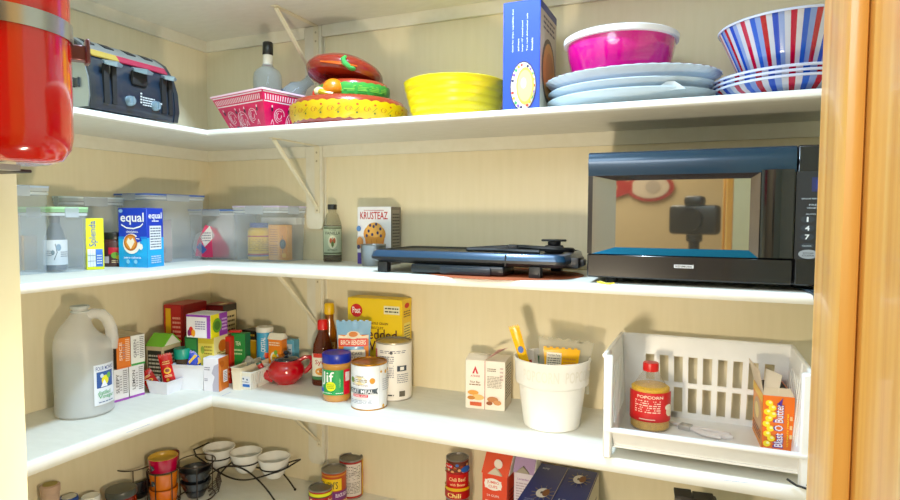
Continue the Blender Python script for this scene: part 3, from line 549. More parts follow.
# microwave
def microwave():
    FX, Y = 1.271, -.285; zb, zt = 1.3425, 1.5905; X2 = 1.752
    t = thing('microwave_oven', 'black countertop microwave with mirror-like door window', 'microwave', ((FX+X2)/2, Y, S2)); ox, oz = (FX+X2)/2, S2
    A = lambda px, py, dy=0: (lambda h: (h.x-ox, dy, h.z-oz))(hit(px, py, 1, Y+dy))
    blk = M('#0E0D10', .25, coat=.2); w = (X2-FX)/2; z0, z1 = zb-oz, zt-oz
    b = MB(blk); b.box(-w, .012, z0, w, .262, z1, .004); b.build('casing', t)
    xs = A(796, 200)[0]
    TL, TR, BR, BL = A(593, 176), A(761, 169), A(759, 259.5), A(593, 253.5)
    zt_, zb_ = TL[2], BL[2]; xl, xr = TL[0], TR[0]
    iTL, iTR, iBR, iBL = A(617, 181, .02), A(750.5, 180, .02), A(750.5, 248.5, .02), A(617, 247, .02)
    # door: four borders around a sunk window
    b = MB(blk); b.loft([[(-w, .012, zt_), (-w, 0, zt_), (-w, -.003, (zt_+z1)/2), (-w, .001, z1-.004), (-w, .006, z1), (-w, .012, z1)], [(xs-.001, .012, zt_), (xs-.001, 0, zt_), (xs-.001, -.003, (zt_+z1)/2), (xs-.001, .001, z1-.004), (xs-.001, .006, z1), (xs-.001, .012, z1)]], M('#1C3346', .25, .35, coat=.3), smooth=False)  # bluish reflection painted into the upper border's colour
    b.box(-w, 0, zb_, xl, .012, zt_); b.box(xr, .004, zb_, xs-.001, .012, zt_)
    b.box(-w, 0, z0, xs-.001, .012, zb_, .003, seg=1); b.build('door', t)
    op = (xl, zb_, xr, zt_); ip = (iTL[0], iBL[2], iTR[0], iTL[2]); br = M('#5C6068', .12, .9); bt = M('#2C6A92', .15, .85)  # bevel sides tinted apart to paint in reflections, blue along the lower one
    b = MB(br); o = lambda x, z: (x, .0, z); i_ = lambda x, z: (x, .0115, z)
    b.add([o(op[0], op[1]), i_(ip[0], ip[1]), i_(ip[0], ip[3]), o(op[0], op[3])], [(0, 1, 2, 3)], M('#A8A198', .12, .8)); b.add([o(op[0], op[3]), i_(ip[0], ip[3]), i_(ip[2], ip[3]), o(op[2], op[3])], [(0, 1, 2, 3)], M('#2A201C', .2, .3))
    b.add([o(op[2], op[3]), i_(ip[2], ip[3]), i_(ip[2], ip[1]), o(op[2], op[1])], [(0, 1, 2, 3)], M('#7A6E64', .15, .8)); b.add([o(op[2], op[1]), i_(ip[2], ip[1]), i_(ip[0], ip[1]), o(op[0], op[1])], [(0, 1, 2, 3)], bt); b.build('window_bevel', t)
    b = MB(M('#CEC6B4', .03, .97, var=0)); b.add([i_(ip[0], ip[1]), i_(ip[2], ip[1]), i_(ip[2], ip[3]), i_(ip[0], ip[3])], [(0, 1, 2, 3)]); b.build('window', t)
    # curved glossy grip panel
    P = [A(762, 170), A(794.5, 168.5), A(793.5, 258.5), A(759.5, 257)]; b = MB(M('#060A0D', .12, coat=.35)); rings = []
    for k in range(9):
        f = k/8; x = P[0][0]+(P[1][0]-P[0][0])*f; yy = -.012*math.sin(PI*(.15+.75*f)); rings.append([(x, yy, P[3][2]), (x, yy, P[0][2]), (x, .006, P[0][2]), (x, .006, P[3][2])])
    b.loft(rings, smooth=False); b.build('door_handle', t)
    # control side
    b = MB(blk); b.box(xs+.0005, -.0005, z0, w, .012, z1, .003, seg=1); b.build('control_panel', t)
    kx = 1/(w-xs); mp = lambda u, v, o_: (xs+u*(w-xs), -.0006-o_, zb_+v*(zt_-zb_)); gy = '#A9B4BE'
    it = [('r', .0, 0, .96, 1, '#0B1016'), ('r', .2, .77, .85, .93, '#101C50'), ('r', .25, .8, .8, .9, '#15266A')]
    for r_, row in enumerate(('123', '456', '789')):
        for c_, n in enumerate(row):
            u = .16+.28*c_; v = .455-.1*r_; it += [('e', u, v, .09, .04, '#1C2630'), ('t', n, u, v, .022 if n == '1' else .06, .055, '#D8E0E6')]
    it += [('t', 'SENSOR REHEAT', .2, .69, .26, .016, gy), ('t', 'POPCORN', .62, .69, .2, .016, gy), ('t', 'FRESH', .26, .62, .18, .018, gy), ('t', 'VEGETABLE', .27, .585, .26, .018, gy), ('t', 'POTATO', .66, .6, .2, .018, gy), ('t', 'AUTO DEFROST', .3, .515, .34, .016, gy), ('t', '0', .44, .155, .06, .055, '#D8E0E6'), ('e', .16, .155, .09, .035, '#1C2630'), ('t', 'CLOCK', .16, .155, .12, .016, gy), ('e', .18, .06, .13, .052, '#8A929A'), ('t', 'STOP', .18, .07, .14, .02, '#1A1E22'), ('t', 'CLEAR', .18, .045, .16, .018, '#1A1E22'), ('e', .72, .06, .13, .052, '#39816A'), ('t', 'START', .72, .06, .16, .02, '#F0F4F4'), ('r', .32, .955, .35, .965, '#C8D0D8')]
    printing(t, it, mp)
    h0 = A(674, 264.5); h1 = A(693.5, 268.5)
    printing(t, [('r', 0, 0, 1, 1, '#C4C8CC'), ('t', 'KENMORE', .5, .5, .84, .6, '#24262A')], lambda u, v, o_: (h0[0]+u*(h1[0]-h0[0]), -.0002-o_, h1[2]+v*(h0[2]-h1[2])))
    for fx in (-w+.045, w-.07):
        for fy in (.03, .22): b = MB(M('#0C0C0E', .6)); b.lathe([(.011, 0), (.011, z0+.0005)], fx, fy, seg=16, caps=(True, True)); b.build('foot', t)
microwave()
q = hit(617, 282, 2, S2); t = thing('yellow_tag', 'scrap of yellow ribbon under the microwave front foot', 'tag', (1.305, -.29, S2)); b = MB(M('#E3D21E', .5))
b.tube([(-.012, .0, .003), (.0, -.008, .0015), (.015, -.006, .0015), (.022, -.008, .003), (.008, -.012, .0015), (-.006, -.006, .005)], .0014, seg=6); b.build('ribbon', t)
t = thing('power_cord', 'short black cords hanging over shelf edge below the microwave', 'cord', (1.655, -.25, S2)); b = MB(M('#26323C', .5))
for k in range(3): b.tube([(-.012+k*.008, .05, .003), (-.004+k*.008, .0, .003), (.004+k*.008, -.045, .0035), (.010+k*.006, -.058, -.001), (.012+k*.006, -.060, -.02)], .0022, seg=6)
b.build('cable', t)
# ================================================================== THIRD SHELF (S3)
def jug():
    x, y = .117, -.527; t = thing('gallon_jug', 'translucent plastic gallon jug of clear liquid with handle', 'jug', (x, y, S3), facing(x, y)); t.scale = (1, 1, .985)
    r = .0625
    def ring(z, l, rr, d, n=32):   # spans -l..rr in x, d half depth
        out = []
        for k in range(n):
            a = 2*PI*k/n; c, s = math.cos(a), math.sin(a); e = 1
            cx = (rr-l)/2; hx = (rr+l)/2; out.append((cx+hx*math.copysign(abs(c)**e, c), d*math.copysign(abs(s)**e, s), z))
        return out
    pl = M('#FFFFFF', .3, trans=.52)
    b = MB(pl); b.loft([ring(0, r*.9, r*.9, r*.9), ring(.006, r, r, r), ring(.16, r, r, r), ring(.18, r*.98, r*.9, r*.98), ring(.195, r*.92, .035, r*.9), ring(.212, r*.78, .022, r*.7), ring(.228, r*.58, .018, r*.5), ring(.24, .028, .014, .024), ring(.247, .022, .012, .017), ring(.258, .022, .012, .017)], caps=(True, False)); b.build('jug_body', t)
    b = MB(M('#D8DEDE', .35, trans=.15)); b.lathe([(.0185, .2575), (.0205, .258), (.0205, .264), (.0185, .2645), (.0165, .264), (.0165, .256)], -.005, 0); b.lathe([(.018, .248), (.0205, .249), (.0205, .252), (.018, .253)], -.005, 0); b.build('neck_ring', t)
    b = MB(pl); P = [(.008, 0, .236), (.022, 0, .243), (.04, 0, .24), (.052, 0, .226), (.059, 0, .205), (.061, 0, .18), (.056, 0, .155)]; b.tube(P, [.011, .012, .012, .0115, .0115, .012, .014], seg=12, flat=1.25); b.build('handle', t)
    b = MB(M('#9DB0B4', .12, trans=.15)); k = .955; b.loft([ring(.003, r*.86, r*.86, r*.86), ring(.008, r*k, r*k, r*k), ring(.135, r*k, r*k, r*k)]); b.build('liquid', t)
    printing(t, [('r', 0, 0, 1, 1, '#E3E9F2'), ('t', 'FOUR MONKS', .48, .9, .8, .1, '#2B3F86'), ('r', .1, .42, .85, .82, '#31508F'), ('e', .45, .6, .16, .12, '#E0D84A'), ('e', .62, .7, .1, .07, '#5FA04A'), ('p', [(.25, .44), (.4, .62), (.55, .44)], '#E8EEF8'), ('e', .3, .72, .07, .05, '#C8D8E8'), ('t', 'distilled', .4, .3, .55, .1, '#4FA06A'), ('t', 'Vinegar', .5, .19, .7, .12, '#3E9A5C'), ('m', .15, .04, .8, .1, 1, '#5A6A90')],
             cyl_map(r*1.012, .028, .098, .95, .78), 10)
jug()
def tea(label, B, w, h, col, title, bar, side='#3A2A26', top='#C7B79A', text='#55505A', d=.12):
    it = [('r', 0, 0, 1, .07, bar), ('m', .62, .2, .92, .95, 12, text), ('t', title, .28, .56, .2, .6, 1, text), ('m', .42, .3, .55, .8, 6, '#9A96A0')]
    return carton('tea_box', label, B, 85, w, d, h, col, F=it, L=[('r', 0, 0, 1, 1, side), ('m', .1, .2, .9, .8, 5, '#8A7A60')], T=[('r', 0, 0, 1, 1, top)], group='tea boxes beside the jug', flaps=False)
B1 = (.119, -.407, S3); B2 = (.122, -.3625, S3)
tea('white tea box with purple base edge, lower one beside the jug', B1, .0425, .0835, '#EDEDF2', 'SLEEPY', '#9A4FB0')
tea('white tea box with purple base edge, lower one by the white tray', B2, .0425, .0835, '#EFEFF4', 'LEMON', '#9A4FB0')
tea('orange tea box stacked beside the jug handle', (.122, -.402, S3+.084), .038, .079, '#E07A24', 'SPICE', '#D9701C', side='#2C211D', text='#FBE3C8')
tea('white tea box with green base edge, stacked beside the orange one', (.124, -.3605, S3+.084), .0395, .079, '#F0F1EE', 'GREEN', '#3F9A48')
# open trays
def open_tray(name, label, B, ang, w, d, h, col, flare=.006, group='white plastic trays', th=.002):
    t = thing(name, label, 'tray', B, math.radians(ang), group)
    q = lambda e, z: [(-w-e, -e, z), (e, -e, z), (e, d+e, z), (-w-e, d+e, z)]
    b = MB(M(col, .35)); b.loft([q(-flare, 0), q(0, h), q(.003, h), q(.003, h-.003), q(0, h-.003)][:3]+[q(-th, h-.001), q(-flare-th, th+.001)], smooth=False); b.build('tray_body', t); return t
Bt = hit(167, 396, 2, S3)
open_tray('plastic_tray', 'small shallow white tray holding red pouches', Bt, 5, .068, .062, .036, '#E6E8F2')
def pouch(label, c, rot, w, h, th, col, items, name='foil_pouch', grp=None, cat='pouch', rough=.25):
    t = thing(name, label, cat, c, 0, grp); t.rotation_euler = rot; b = MB(M(col, rough, bump=.3, scale=60, coat=.3)); rings = []
    for k in range(9):
        f = k/8; z = f*h; tt = max(.0008, th*math.sin(PI*f)**.6); ww = w/2*(1-.1*math.sin(PI*f)); rings.append([(-ww, 0, z), (-ww*.5, -tt*.8, z), (0, -tt, z), (ww*.5, -tt*.8, z), (ww, 0, z), (ww*.5, tt*.8, z), (0, tt, z), (-ww*.5, tt*.8, z)])
    b.loft(rings); b.build('pouch_body', t)
    b = MB(M(col, rough)); b.slotted([(-w/2, -.0008, h-.002), (w/2, -.0008, h-.002), (w/2, -.0008, h+.006), (-w/2, -.0008, h+.006)], (0, .0016, 0), [k/12 for k in range(13)], [0, .6, 1], lambda i, j: j == 1 and i % 2); b.build('sealed_edge', t)
    if items: printing(t, items, lambda u, v, o: ((u-.5)*w*.86, -(th*max(0, math.sin(PI*(.04+.92*v)))**.6)*(1-.25*abs(u-.5)*2)-.0008-o, (.04+.92*v)*h), 3)
    return t
ca = facing(.2, -.32)
red_it = [('e', .5, .55, .3, .1, '#E9B23A'), ('e', .5, .56, .2, .06, '#7A2A14'), ('m', .2, .75, .8, .88, 2, '#F2D08A'), ('t', 'cocoa', .5, .38, .6, .08, '#F6D9A0'), ('e', .4, .25, .12, .05, '#E0A040'), ('e', .65, .2, .12, .05, '#8A3A1C')]
cpt = Bt+Vector((-.045, .035, .004))
pouch('red foil cocoa pouch standing upright in white tray', (Bt.x-.035, Bt.y+.045, S3+.006), (math.radians(-6), math.radians(-9), ca), .034, .09, .010, '#C42026', red_it, grp='red pouches in the tray')
pouch('red foil pouch behind the upright one, lying lower', (Bt.x-.06, Bt.y+.02, S3+.006), (math.radians(-6), math.radians(-32), ca), .036, .055, .010, '#A81C22', red_it[:3], grp='red pouches in the tray')
# gabled green carton
def gable(name, label, B, ang, w, d, h, roof, side, panel, topc, group=None, extra=()):
    t = thing(name, label, 'box', B, math.radians(ang), group); g = roof
    b = MB(M(side, .45)); b.box(-w, 0, 0, 0, d, h, .001, seg=1); b.build('carton', t)
    b = MB(M(topc, .4)); e = .002; b.loft([[(-w-e, -e, h), (e, -e, h), (e, d+e, h), (-w-e, d+e, h)], [(-w-e, d/2-.004, h+g), (e, d/2-.004, h+g), (e, d/2+.004, h+g), (-w-e, d/2+.004, h+g)]], smooth=False); b.build('gabled_top', t)
    b = MB(M('#F2EFE4', .4)); b.prism([(d*.08, h+.001), (d*.92, h+.001), (d/2, h+g*.93)], e, e+.0012, 'x'); b.build('gable_end', t)
    if panel:
        printing(t, [('r', .08, .1, .92, .9, panel), ('m', .14, .2, .86, .82, 7, '#C9C4B4')], face_map(w, d, h, 'F')); printing(t, [('r', .08, .1, .92, .9, panel), ('m', .14, .2, .86, .82, 7, '#C9C4B4')], face_map(w, d, h, 'R'))
    for f, it in extra: printing(t, it, face_map(w, d, h, f), off=.0012)
    return t
gB = (xat(163, -.31, S3+.05), -.31, S3)
gable('tea_carton', 'green topped gabled carton with black printed panels', gB, 8, .053, .072, zat(gB, 347)-S3, .03, '#C8B896', '#1E2018', '#6FB83A')
open_tray('plastic_tub', 'deeper white plastic tub holding teal lidded jar', (hit(204, 391, 2, S3).x, hit(204, 391, 2, S3).y, S3), 15, .094, .07, .07, '#ECEEF4', group='white plastic trays')
jar('coffee_jar', 'small jar with teal lid in deep white tub', 'jar', xat(183, -.262, S3+.08), -.262, S3+.004, .0215, .104, '#5A4636', '#138C76', .0235, .028, tr=.2, ribs=True)
pouch('blue and gold foil packet in deep white tub', (xat(194, -.262, S3+.08), -.272, S3+.035), (math.radians(-10), math.radians(16), facing(.2, -.25)), .042, .062, .009, '#1C3FA8', [('p', [(.1, .3), (.35, .15), (.9, .7), (.65, .9)], '#C9A23C'), ('p', [(.0, .6), (.1, .5), (.5, .95), (.3, .98)], '#C9A23C')])
oB = hit(218.7, 392, 2, S3)
carton('drink_mix_box', 'white box with copper brown side at the shelf front corner', oB, 12, .045, .05, .091, '#ECEAF2', F=[('p', [(.62, 0), (1, 0), (1, .85), (.72, .78), (.55, .55), (.75, .45), (.6, .2)], '#B4B0C0'), ('m', .08, .62, .45, .75, 2, '#7A7890'), ('m', .08, .3, .3, .4, 2, '#7A7890')], R=[('r', 0, 0, 1, 1, '#C06A38'), ('r', .45, .22, .85, .58, '#F2EEF0'), ('m', .5, .25, .8, .55, 6, '#444'+'450'), ('e', .3, .8, .25, .1, '#A85428'), ('p', [(0, 0), (.3, 0), (.1, .4), (.25, .7), (0, .9)], '#D9824A')], flaps=False)
# corner stack
def corner(label, px, y, ang, w, d, pytop, col, base=S3, name='tea_box', **k):
    x = xat(px, y, base+.1); return carton(name, label, (x, y, base), ang, w, d, zat((x, y), pytop)-base, col, group='boxes in the corner', **k)
corner('tall red tea box with a yellow stripe, standing in the corner', 184, -.2, 8, .068, .105, 305.5, '#A9262A', F=[('r', .1, .1, .36, .95, '#E0B02E'), ('m', .45, .3, .85, .85, 9, '#E2A090'), ('r', .9, .0, .95, 1, '#7E181C')], R=[('r', 0, 0, 1, 1, '#9A2026'), ('m', .2, .72, .8, .9, 2, '#E8C8A0'), ('r', .75, .2, .95, .9, '#C83A34'), ('m', .15, .15, .7, .45, 4, '#D89080')], T=[('r', 0, 0, 1, 1, '#B8443E')])
corner('black box with cream side panel, back of corner stack', 223.5, -.09, 8, .07, .07, 306, '#231A1C', name='coffee_box', F=[('r', 0, .93, 1, 1, '#7A1E26')], R=[('r', .06, .06, .94, .9, '#D9C89A'), ('m', .18, .5, .82, .85, 5, '#3A3024')], T=[('r', 0, 0, 1, 1, '#7E2028'), ('r', .55, .2, .8, .8, '#D8C89A')])
ty = corner('yellow tea box under the purple and white one', 214, -.245, 10, .05, .066, 338, '#DCCB62', F=[('r', 0, .88, 1, 1, '#C8B040'), ('e', .3, .75, .12, .08, '#8AA040'), ('m', .4, .65, .9, .85, 3, '#8A7A30')], R=[('r', 0, 0, 1, 1, '#E6DCA0'), ('e', .6, .8, .3, .12, '#B8642C'), ('m', .2, .55, .8, .7, 3, '#8A7A30')], flaps=False)
zp = zat(ty.location, 338)+.0012
corner('dark green tea box behind the yellow one, low in stack', 198, -.255, 10, .042, .06, 337, '#1F5A2C', F=[('r', .1, .75, .9, .95, '#2F7A38'), ('m', .15, .5, .85, .7, 3, '#A8C890')], flaps=False)
pu = '#8A3FA8'
corner('white and purple fruit tea box on top of the yellow one', 210, -.26, 8, .077, .074, 315.5, '#F2EFF2', base=zp, F=[('r', 0, .9, 1, 1, pu), ('r', .85, 0, 1, 1, pu), ('e', .2, .28, .1, .2, '#D9382E'), ('e', .3, .2, .08, .16, '#E8A02E'), ('e', .12, .2, .07, .14, '#7A2A6A'), ('m', .38, .35, .8, .75, 4, '#8A80A0')], R=[('r', 0, 0, .55, 1, '#E6DC4A'), ('r', .5, 0, 1, 1, pu), ('e', .38, .5, .27, .32, '#5F9A2E'), ('e', .38, .5, .18, .2, '#3A6A22'), ('m', .65, .2, .95, .8, 4, '#D8B8E8')])
corner('narrow red fronted box between yellow and green boxes', 230.5, -.19, 10, .022, .04, 337, '#C23228', F=[('r', .2, .5, .8, .9, '#8A3A22'), ('m', .2, .1, .8, .4, 3, '#F0D0B0')], flaps=False)
corner('bright green tea box beside the narrow red one', 245, -.165, 12, .042, .03, 334, '#1E7A34', F=[('t', 'TEA', .5, .8, .4, .08, '#D8E8C0'), ('m', .2, .55, .8, .7, 2, '#B8D8A0')], R=[('r', 0, 0, 1, 1, '#17602A')])
corner('black box with gold lower half behind the cream bin', 257, -.07, 0, .06, .05, 331.5, '#16130F', F=[('r', 0, 0, 1, .78, '#C79A3C'), ('m', .15, .85, .85, .95, 1, '#B09040'), ('r', 0, .76, 1, .79, '#E8C870')])
gx_ = xat(241, -.163, S3+.12)
b = carton('matchbox', 'thin red packet lying across the green box', (gx_, -.165, zat((xat(245, -.17, S3+.1), -.17), 334)+.0012), 20, .034, .014, .006, '#B81E24', flaps=False, cat='packet')
# cream bin behind and slotted basket in front
open_tray('plastic_bin', 'long cream plastic bin running back along the wall', (xat(238, -.245, S3), -.235, S3), 4, .03, .15, .062, '#E9DFC6', flare=.003, group=None)
def slot_basket():
    B = hit(252, 391, 2, S3); t = thing('slotted_basket', 'small white basket with slotted side and blue sticker', 'basket', B, math.radians(5)); w, d, h = .062, .1, .05; e = .008; T = .002
    b = MB(M('#F0EEE6', .4)); m = None
    us = [0, .08]+[.08+.84*k/20 for k in range(1, 21)]+[1]
    side = lambda i, j: j == 1 and 1 <= i <= 20 and i % 2 == 1
    A = [(-w+e, e, 0), (-e, e, 0), (-e, d-e, 0), (-w+e, d-e, 0)]; Tp = [(-w, 0, h), (0, 0, h), (0, d, h), (-w, d, h)]
    b.slotted([A[1], A[2], Tp[2], Tp[1]], (-T, 0, 0), us, [0, .2, .85, 1], side); b.slotted([A[3], A[0], Tp[0], Tp[3]], (T, 0, 0), us, [0, .2, .85, 1], side)
    b.slotted([A[0], A[1], Tp[1], Tp[0]], (0, T, 0), [0, 1], [0, 1], lambda i, j: 0); b.slotted([A[2], A[3], Tp[3], Tp[2]], (0, -T, 0), [0, 1], [0, 1], lambda i, j: 0)
    b.box(-w+e, e, 0, -e, d-e, T); b.build('basket_body', t)
    b = MB(M('#F0EEE6', .4)); q = lambda a, z: [(-w-a, -a, z), (a, -a, z), (a, d+a, z), (-w-a, d+a, z)]; b.loft([q(.002, h-.003), q(.003, h), q(-.002, h+.001), q(-.002, h-.003)], caps=(False, False), smooth=False); b.build('rim', t)
    printing(t, [('r', .0, .05, 1, .9, '#E6E9F2'), ('r', .05, .05, .95, .28, '#2B66B8'), ('e', .2, .7, .07, .08, '#4A5A80'), ('e', .5, .7, .07, .08, '#4A5A80'), ('e', .8, .65, .07, .08, '#4A5A80'), ('m', .1, .38, .9, .52, 1, '#4A5A80')], lambda u, v, o: (-w+.014+u*.04, .0065-.0075*(.15+v*.7)-o, .006+v*.036))
    return B
sb = slot_basket()
t = thing('plastic_bag', 'crumpled clear plastic bag inside the cream bin', 'bag', (.292, -.158, S3+.006)); b = MB(M('#C8C8BC', .2, trans=.4)); rn = lambda r, z: [(r*(1+.25*math.sin(k*2.1+z*90))*math.cos(2*PI*k/14), r*(1+.2*math.cos(k*1.7))*math.sin(2*PI*k/14), z) for k in range(14)]
b.loft([rn(.012, 0), rn(.018, .02), rn(.02, .045), rn(.014, .06), rn(.003, .07)]); b.build('bag_body', t)
# canister, orange carton, pale box behind the teapot
kx_, ky = xat(265, -.085, S3+.06), -.085
t = thing('drink_canister', 'tall cylinder, blue above red with white lid, behind orange carton', 'canister', (kx_, ky, S3), facing(kx_, ky)); r = .0235
b = MB(M('#C3222E', .35)); b.lathe([(0, 0), (r, 0), (r, .05)], caps=(False, True)); b.lathe([(r, .05), (r, .137)], mat=M('#4FA0CC', .35), caps=(True, True)); b.build('canister_body', t)
b = MB(M('#E9E6DE', .35)); b.lathe([(r+.001, .134), (r+.0015, .136), (r+.0015, .146), (r, .148), (0, .148)], caps=(True, False)); b.build('lid', t)
printing(t, [('t', 'CRYSTAL', .42, .75, .2, .5, 1, '#EDEFF4'), ('p', [(.3, .1), (.5, .5), (.75, .3), (.7, .05)], '#E8902E'), ('e', .6, .35, .12, .12, '#D8432E'), ('r', .85, 0, 1, 1, '#E9EDF2')], cyl_map(r+.0004, .035, .085, 2.6), 8)
gB = Vector((xat(287, -.085, S3+.05), -.1, S3))
gable('drink_carton', 'orange gabled carton behind the teapot', (gB.x-.004, -.105, S3), 5, .044, .03, .118, .016, '#E8822A', None, '#EFE8D8', extra=(('F', [('r', 0, 0, 1, .16, '#D9701C'), ('e', .5, .55, .32, .15, '#F4EFE0'), ('e', .5, .55, .22, .1, '#F2C33A'), ('e', .6, .68, .14, .06, '#6FA83C'), ('t', 'Emergen', .5, .55, .36, .06, '#4A4A40'), ('e', .3, .3, .12, .06, '#F7B04A'), ('e', .7, .28, .12, .06, '#F7B04A'), ('m', .1, .84, .9, .95, 2, '#F8E8C8')]),))
carton('snack_box', 'small light blue box behind the teapot knob', (xat(296, -.05, S3+.06), -.06, S3), 5, .03, .03, .108, '#6DB0D0', F=[('r', .2, .1, .8, .9, '#C8DCE8'), ('m', .3, .2, .7, .8, 6, '#3A6A90')])
# teapot
def teapot():
    x, y = .394, -.118; t = thing('teapot', 'small glossy red teapot with dark blue lid', 'teapot', (x, y, S3), facing(x, y)); red = M('#B4222E', .12, coat=.7)
    b = MB(red); r = .052; b.lathe([(0, .002), (.028, 0), (.03, .003), (.04, .01), (.05, .024), (r, .036), (.05, .048), (.042, .06), (.034, .067), (.03, .07), (0, .0705)], seg=48); b.build('pot_body', t)
    b = MB(red); b.tube([(-.035, 0, .018), (-.055, 0, .026), (-.066, 0, .042), (-.074, 0, .06)], [.017, .013, .0085, .0075], seg=16); b.tube([(-.0735, 0, .059), (-.0755, 0, .0635)], [.0085, .0078], seg=16, mat=M('#2A5A58', .2)); b.build('spout', t)
    b = MB(red); P = [(.036, 0, .062), (.052, 0, .073), (.07, 0, .073), (.076, 0, .06), (.071, 0, .043), (.056, 0, .03), (.046, 0, .027)]
    for _ in range(2): P = [P[0]]+[tuple((Vector(P[i-1])+Vector(P[i])*6+Vector(P[i+1]))/8) for i in range(1, len(P)-1)]+[P[-1]]
    b.tube(P, .0055, seg=12, flat=1.3); b.build('handle', t)
    b = MB(M('#1C222E', .15, coat=.6)); b.lathe([(.034, .067), (.0335, .07), (.026, .0745), (.012, .0775), (.005, .078), (.004, .081), (.008, .085), (.009, .089), (.006, .0925), (0, .0935)], seg=36); b.build('lid', t)
teapot()
# syrups
def syrup(label, x, y, h, r, cap, body, items, lz, caph=.026):
    t = thing('syrup_bottle', label, 'bottle', (x, y, S3), facing(x, y), 'syrup bottles'); b = MB(M(body, .12, trans=.15, coat=.5))
    hb = h-caph; b.lathe([(0, 0), (r*.92, 0), (r, .005), (r, hb*.3), (r*.9, hb*.42), (r*.93, hb*.55), (r*.85, hb*.72), (r*.5, hb*.9), (.0125, hb*.97), (.0125, hb+.002)], sy=.75, caps=(False, True)); b.build('bottle_body', t)
    b = MB(M(cap, .35)); b.lathe([(.0145, hb-.002), (.015, hb), (.0142, h-.004), (.011, h), (0, h)], seg=24, caps=(True, False)); b.build('cap', t)
    printing(t, items, lambda u, v, o: (lambda a: ((r+o+.0006)*math.sin(a), -(r*.75+o+.0006)*math.cos(a), h*lz[0]+v*h*(lz[1]-lz[0])))((u-.5)*2.4), 12)
syrup('amber syrup bottle with red cap beside the teapot', xat(323, -.088, S3+.06), -.088, .185, .031, '#D62330', '#5E2414', [('r', 0, 0, 1, .95, '#E8E4D2'), ('r', 0, .0, 1, .12, '#2E6A3A'), ('r', .1, .8, .9, .95, '#C23A2A'), ('t', 'Syrup', .5, .62, .6, .22, '#B5202A'), ('e', .45, .3, .25, .14, '#D9933E'), ('e', .5, .32, .15, .08, '#B5652A'), ('m', .6, .4, .95, .5, 2, '#3A6A3A')], (.1, .52))
syrup('amber syrup bottle with yellow cap behind the red capped one', xat(329.5, -.035, S3+.12), -.035, .224, .0235, '#F0C014', '#A8622C', [('r', .2, 0, .8, 1, '#D9B878'), ('m', .25, .1, .75, .9, 6, '#7A3A1C')], (.2, .5), .03)
# pancake mix bag
px_ = xat(353, -.13, S3+.06); pouch('pancake mix bag, blue top and orange with red banner', (px_, -.125, S3), (0, 0, facing(px_, -.13)-.12), .094, .192, .017, '#8AB6DC',
      [('r', 0, 0, 1, .86, '#E88A2E'), ('p', [(0, .86), (.2, .84), (.5, .92), (.8, .84), (1, .86), (1, .8), (0, .8)], '#F6E8CF'), ('e', .5, .86, .22, .06, '#E8DEC8'), ('e', .5, .87, .15, .04, '#D07A30'), ('r', .03, .69, .97, .81, '#D8402A'), ('t', 'BIRCH BENDERS', .5, .75, .82, .07, '#F8EBD8'), ('r', .1, .48, .9, .64, '#EFE3CE'), ('t', 'PANCAKE', .5, .585, .6, .05, '#5A4A3A'), ('t', 'WAFFLE MIX', .5, .52, .6, .04, '#5A4A3A'), ('e', .75, .35, .2, .1, '#6A4A6A'), ('e', .68, .3, .08, .05, '#3A3058'), ('e', .85, .33, .1, .04, '#E8D8C0'), ('p', [(0, 0), (.6, 0), (.5, .2), (0, .35)], '#F0A83A')], name='pancake_mix_bag', cat='bag')
# cereal box
it = [('p', [(0, .0), (1, 0), (1, .1), (0, .1)], '#E8C020'), ('e', .17, .86, .11, .075, '#C81E2A'), ('t', 'Post', .17, .865, .15, .07, '#FFFFFF'), ('t', '100% WHOLE GRAIN', .5, .73, .5, .028, '#5A2A18'), ('t', 'BIG BISCUIT', .5, .68, .34, .028, '#5A2A18'), ('t', 'Shredded', .5, .61, .82, .12, '#4A1A1E'), ('t', 'Wheat', .6, .48, .6, .11, '#4A1A1E'),
      ('r', .68, .84, .96, .93, '#E9E6C8'), ('m', .7, .85, .94, .92, 2, '#3A3A20'), ('e', .3, .22, .25, .12, '#C98A3A'), ('e', .6, .2, .28, .13, '#D9A050'), ('m', .1, .3, .5, .38, 2, '#8A5A20')]
xB = xat(400.5, -.075, S3+.2); xA = xat(347, -.075, S3+.2)
carton('cereal_box', 'large yellow shredded wheat cereal box', (xB, -.078, S3), 2, xB-xA, .06, .25, '#EFCB14', F=it, R=[('r', 0, 0, 1, 1, '#E9C21A'), ('e', .5, .93, .25, .03, '#C81E2A'), ('m', .15, .8, .85, .88, 3, '#5A2A18'), ('r', .15, .12, .85, .74, '#E8D87A'), ('m', .2, .15, .8, .72, 20, '#5A4A20')])
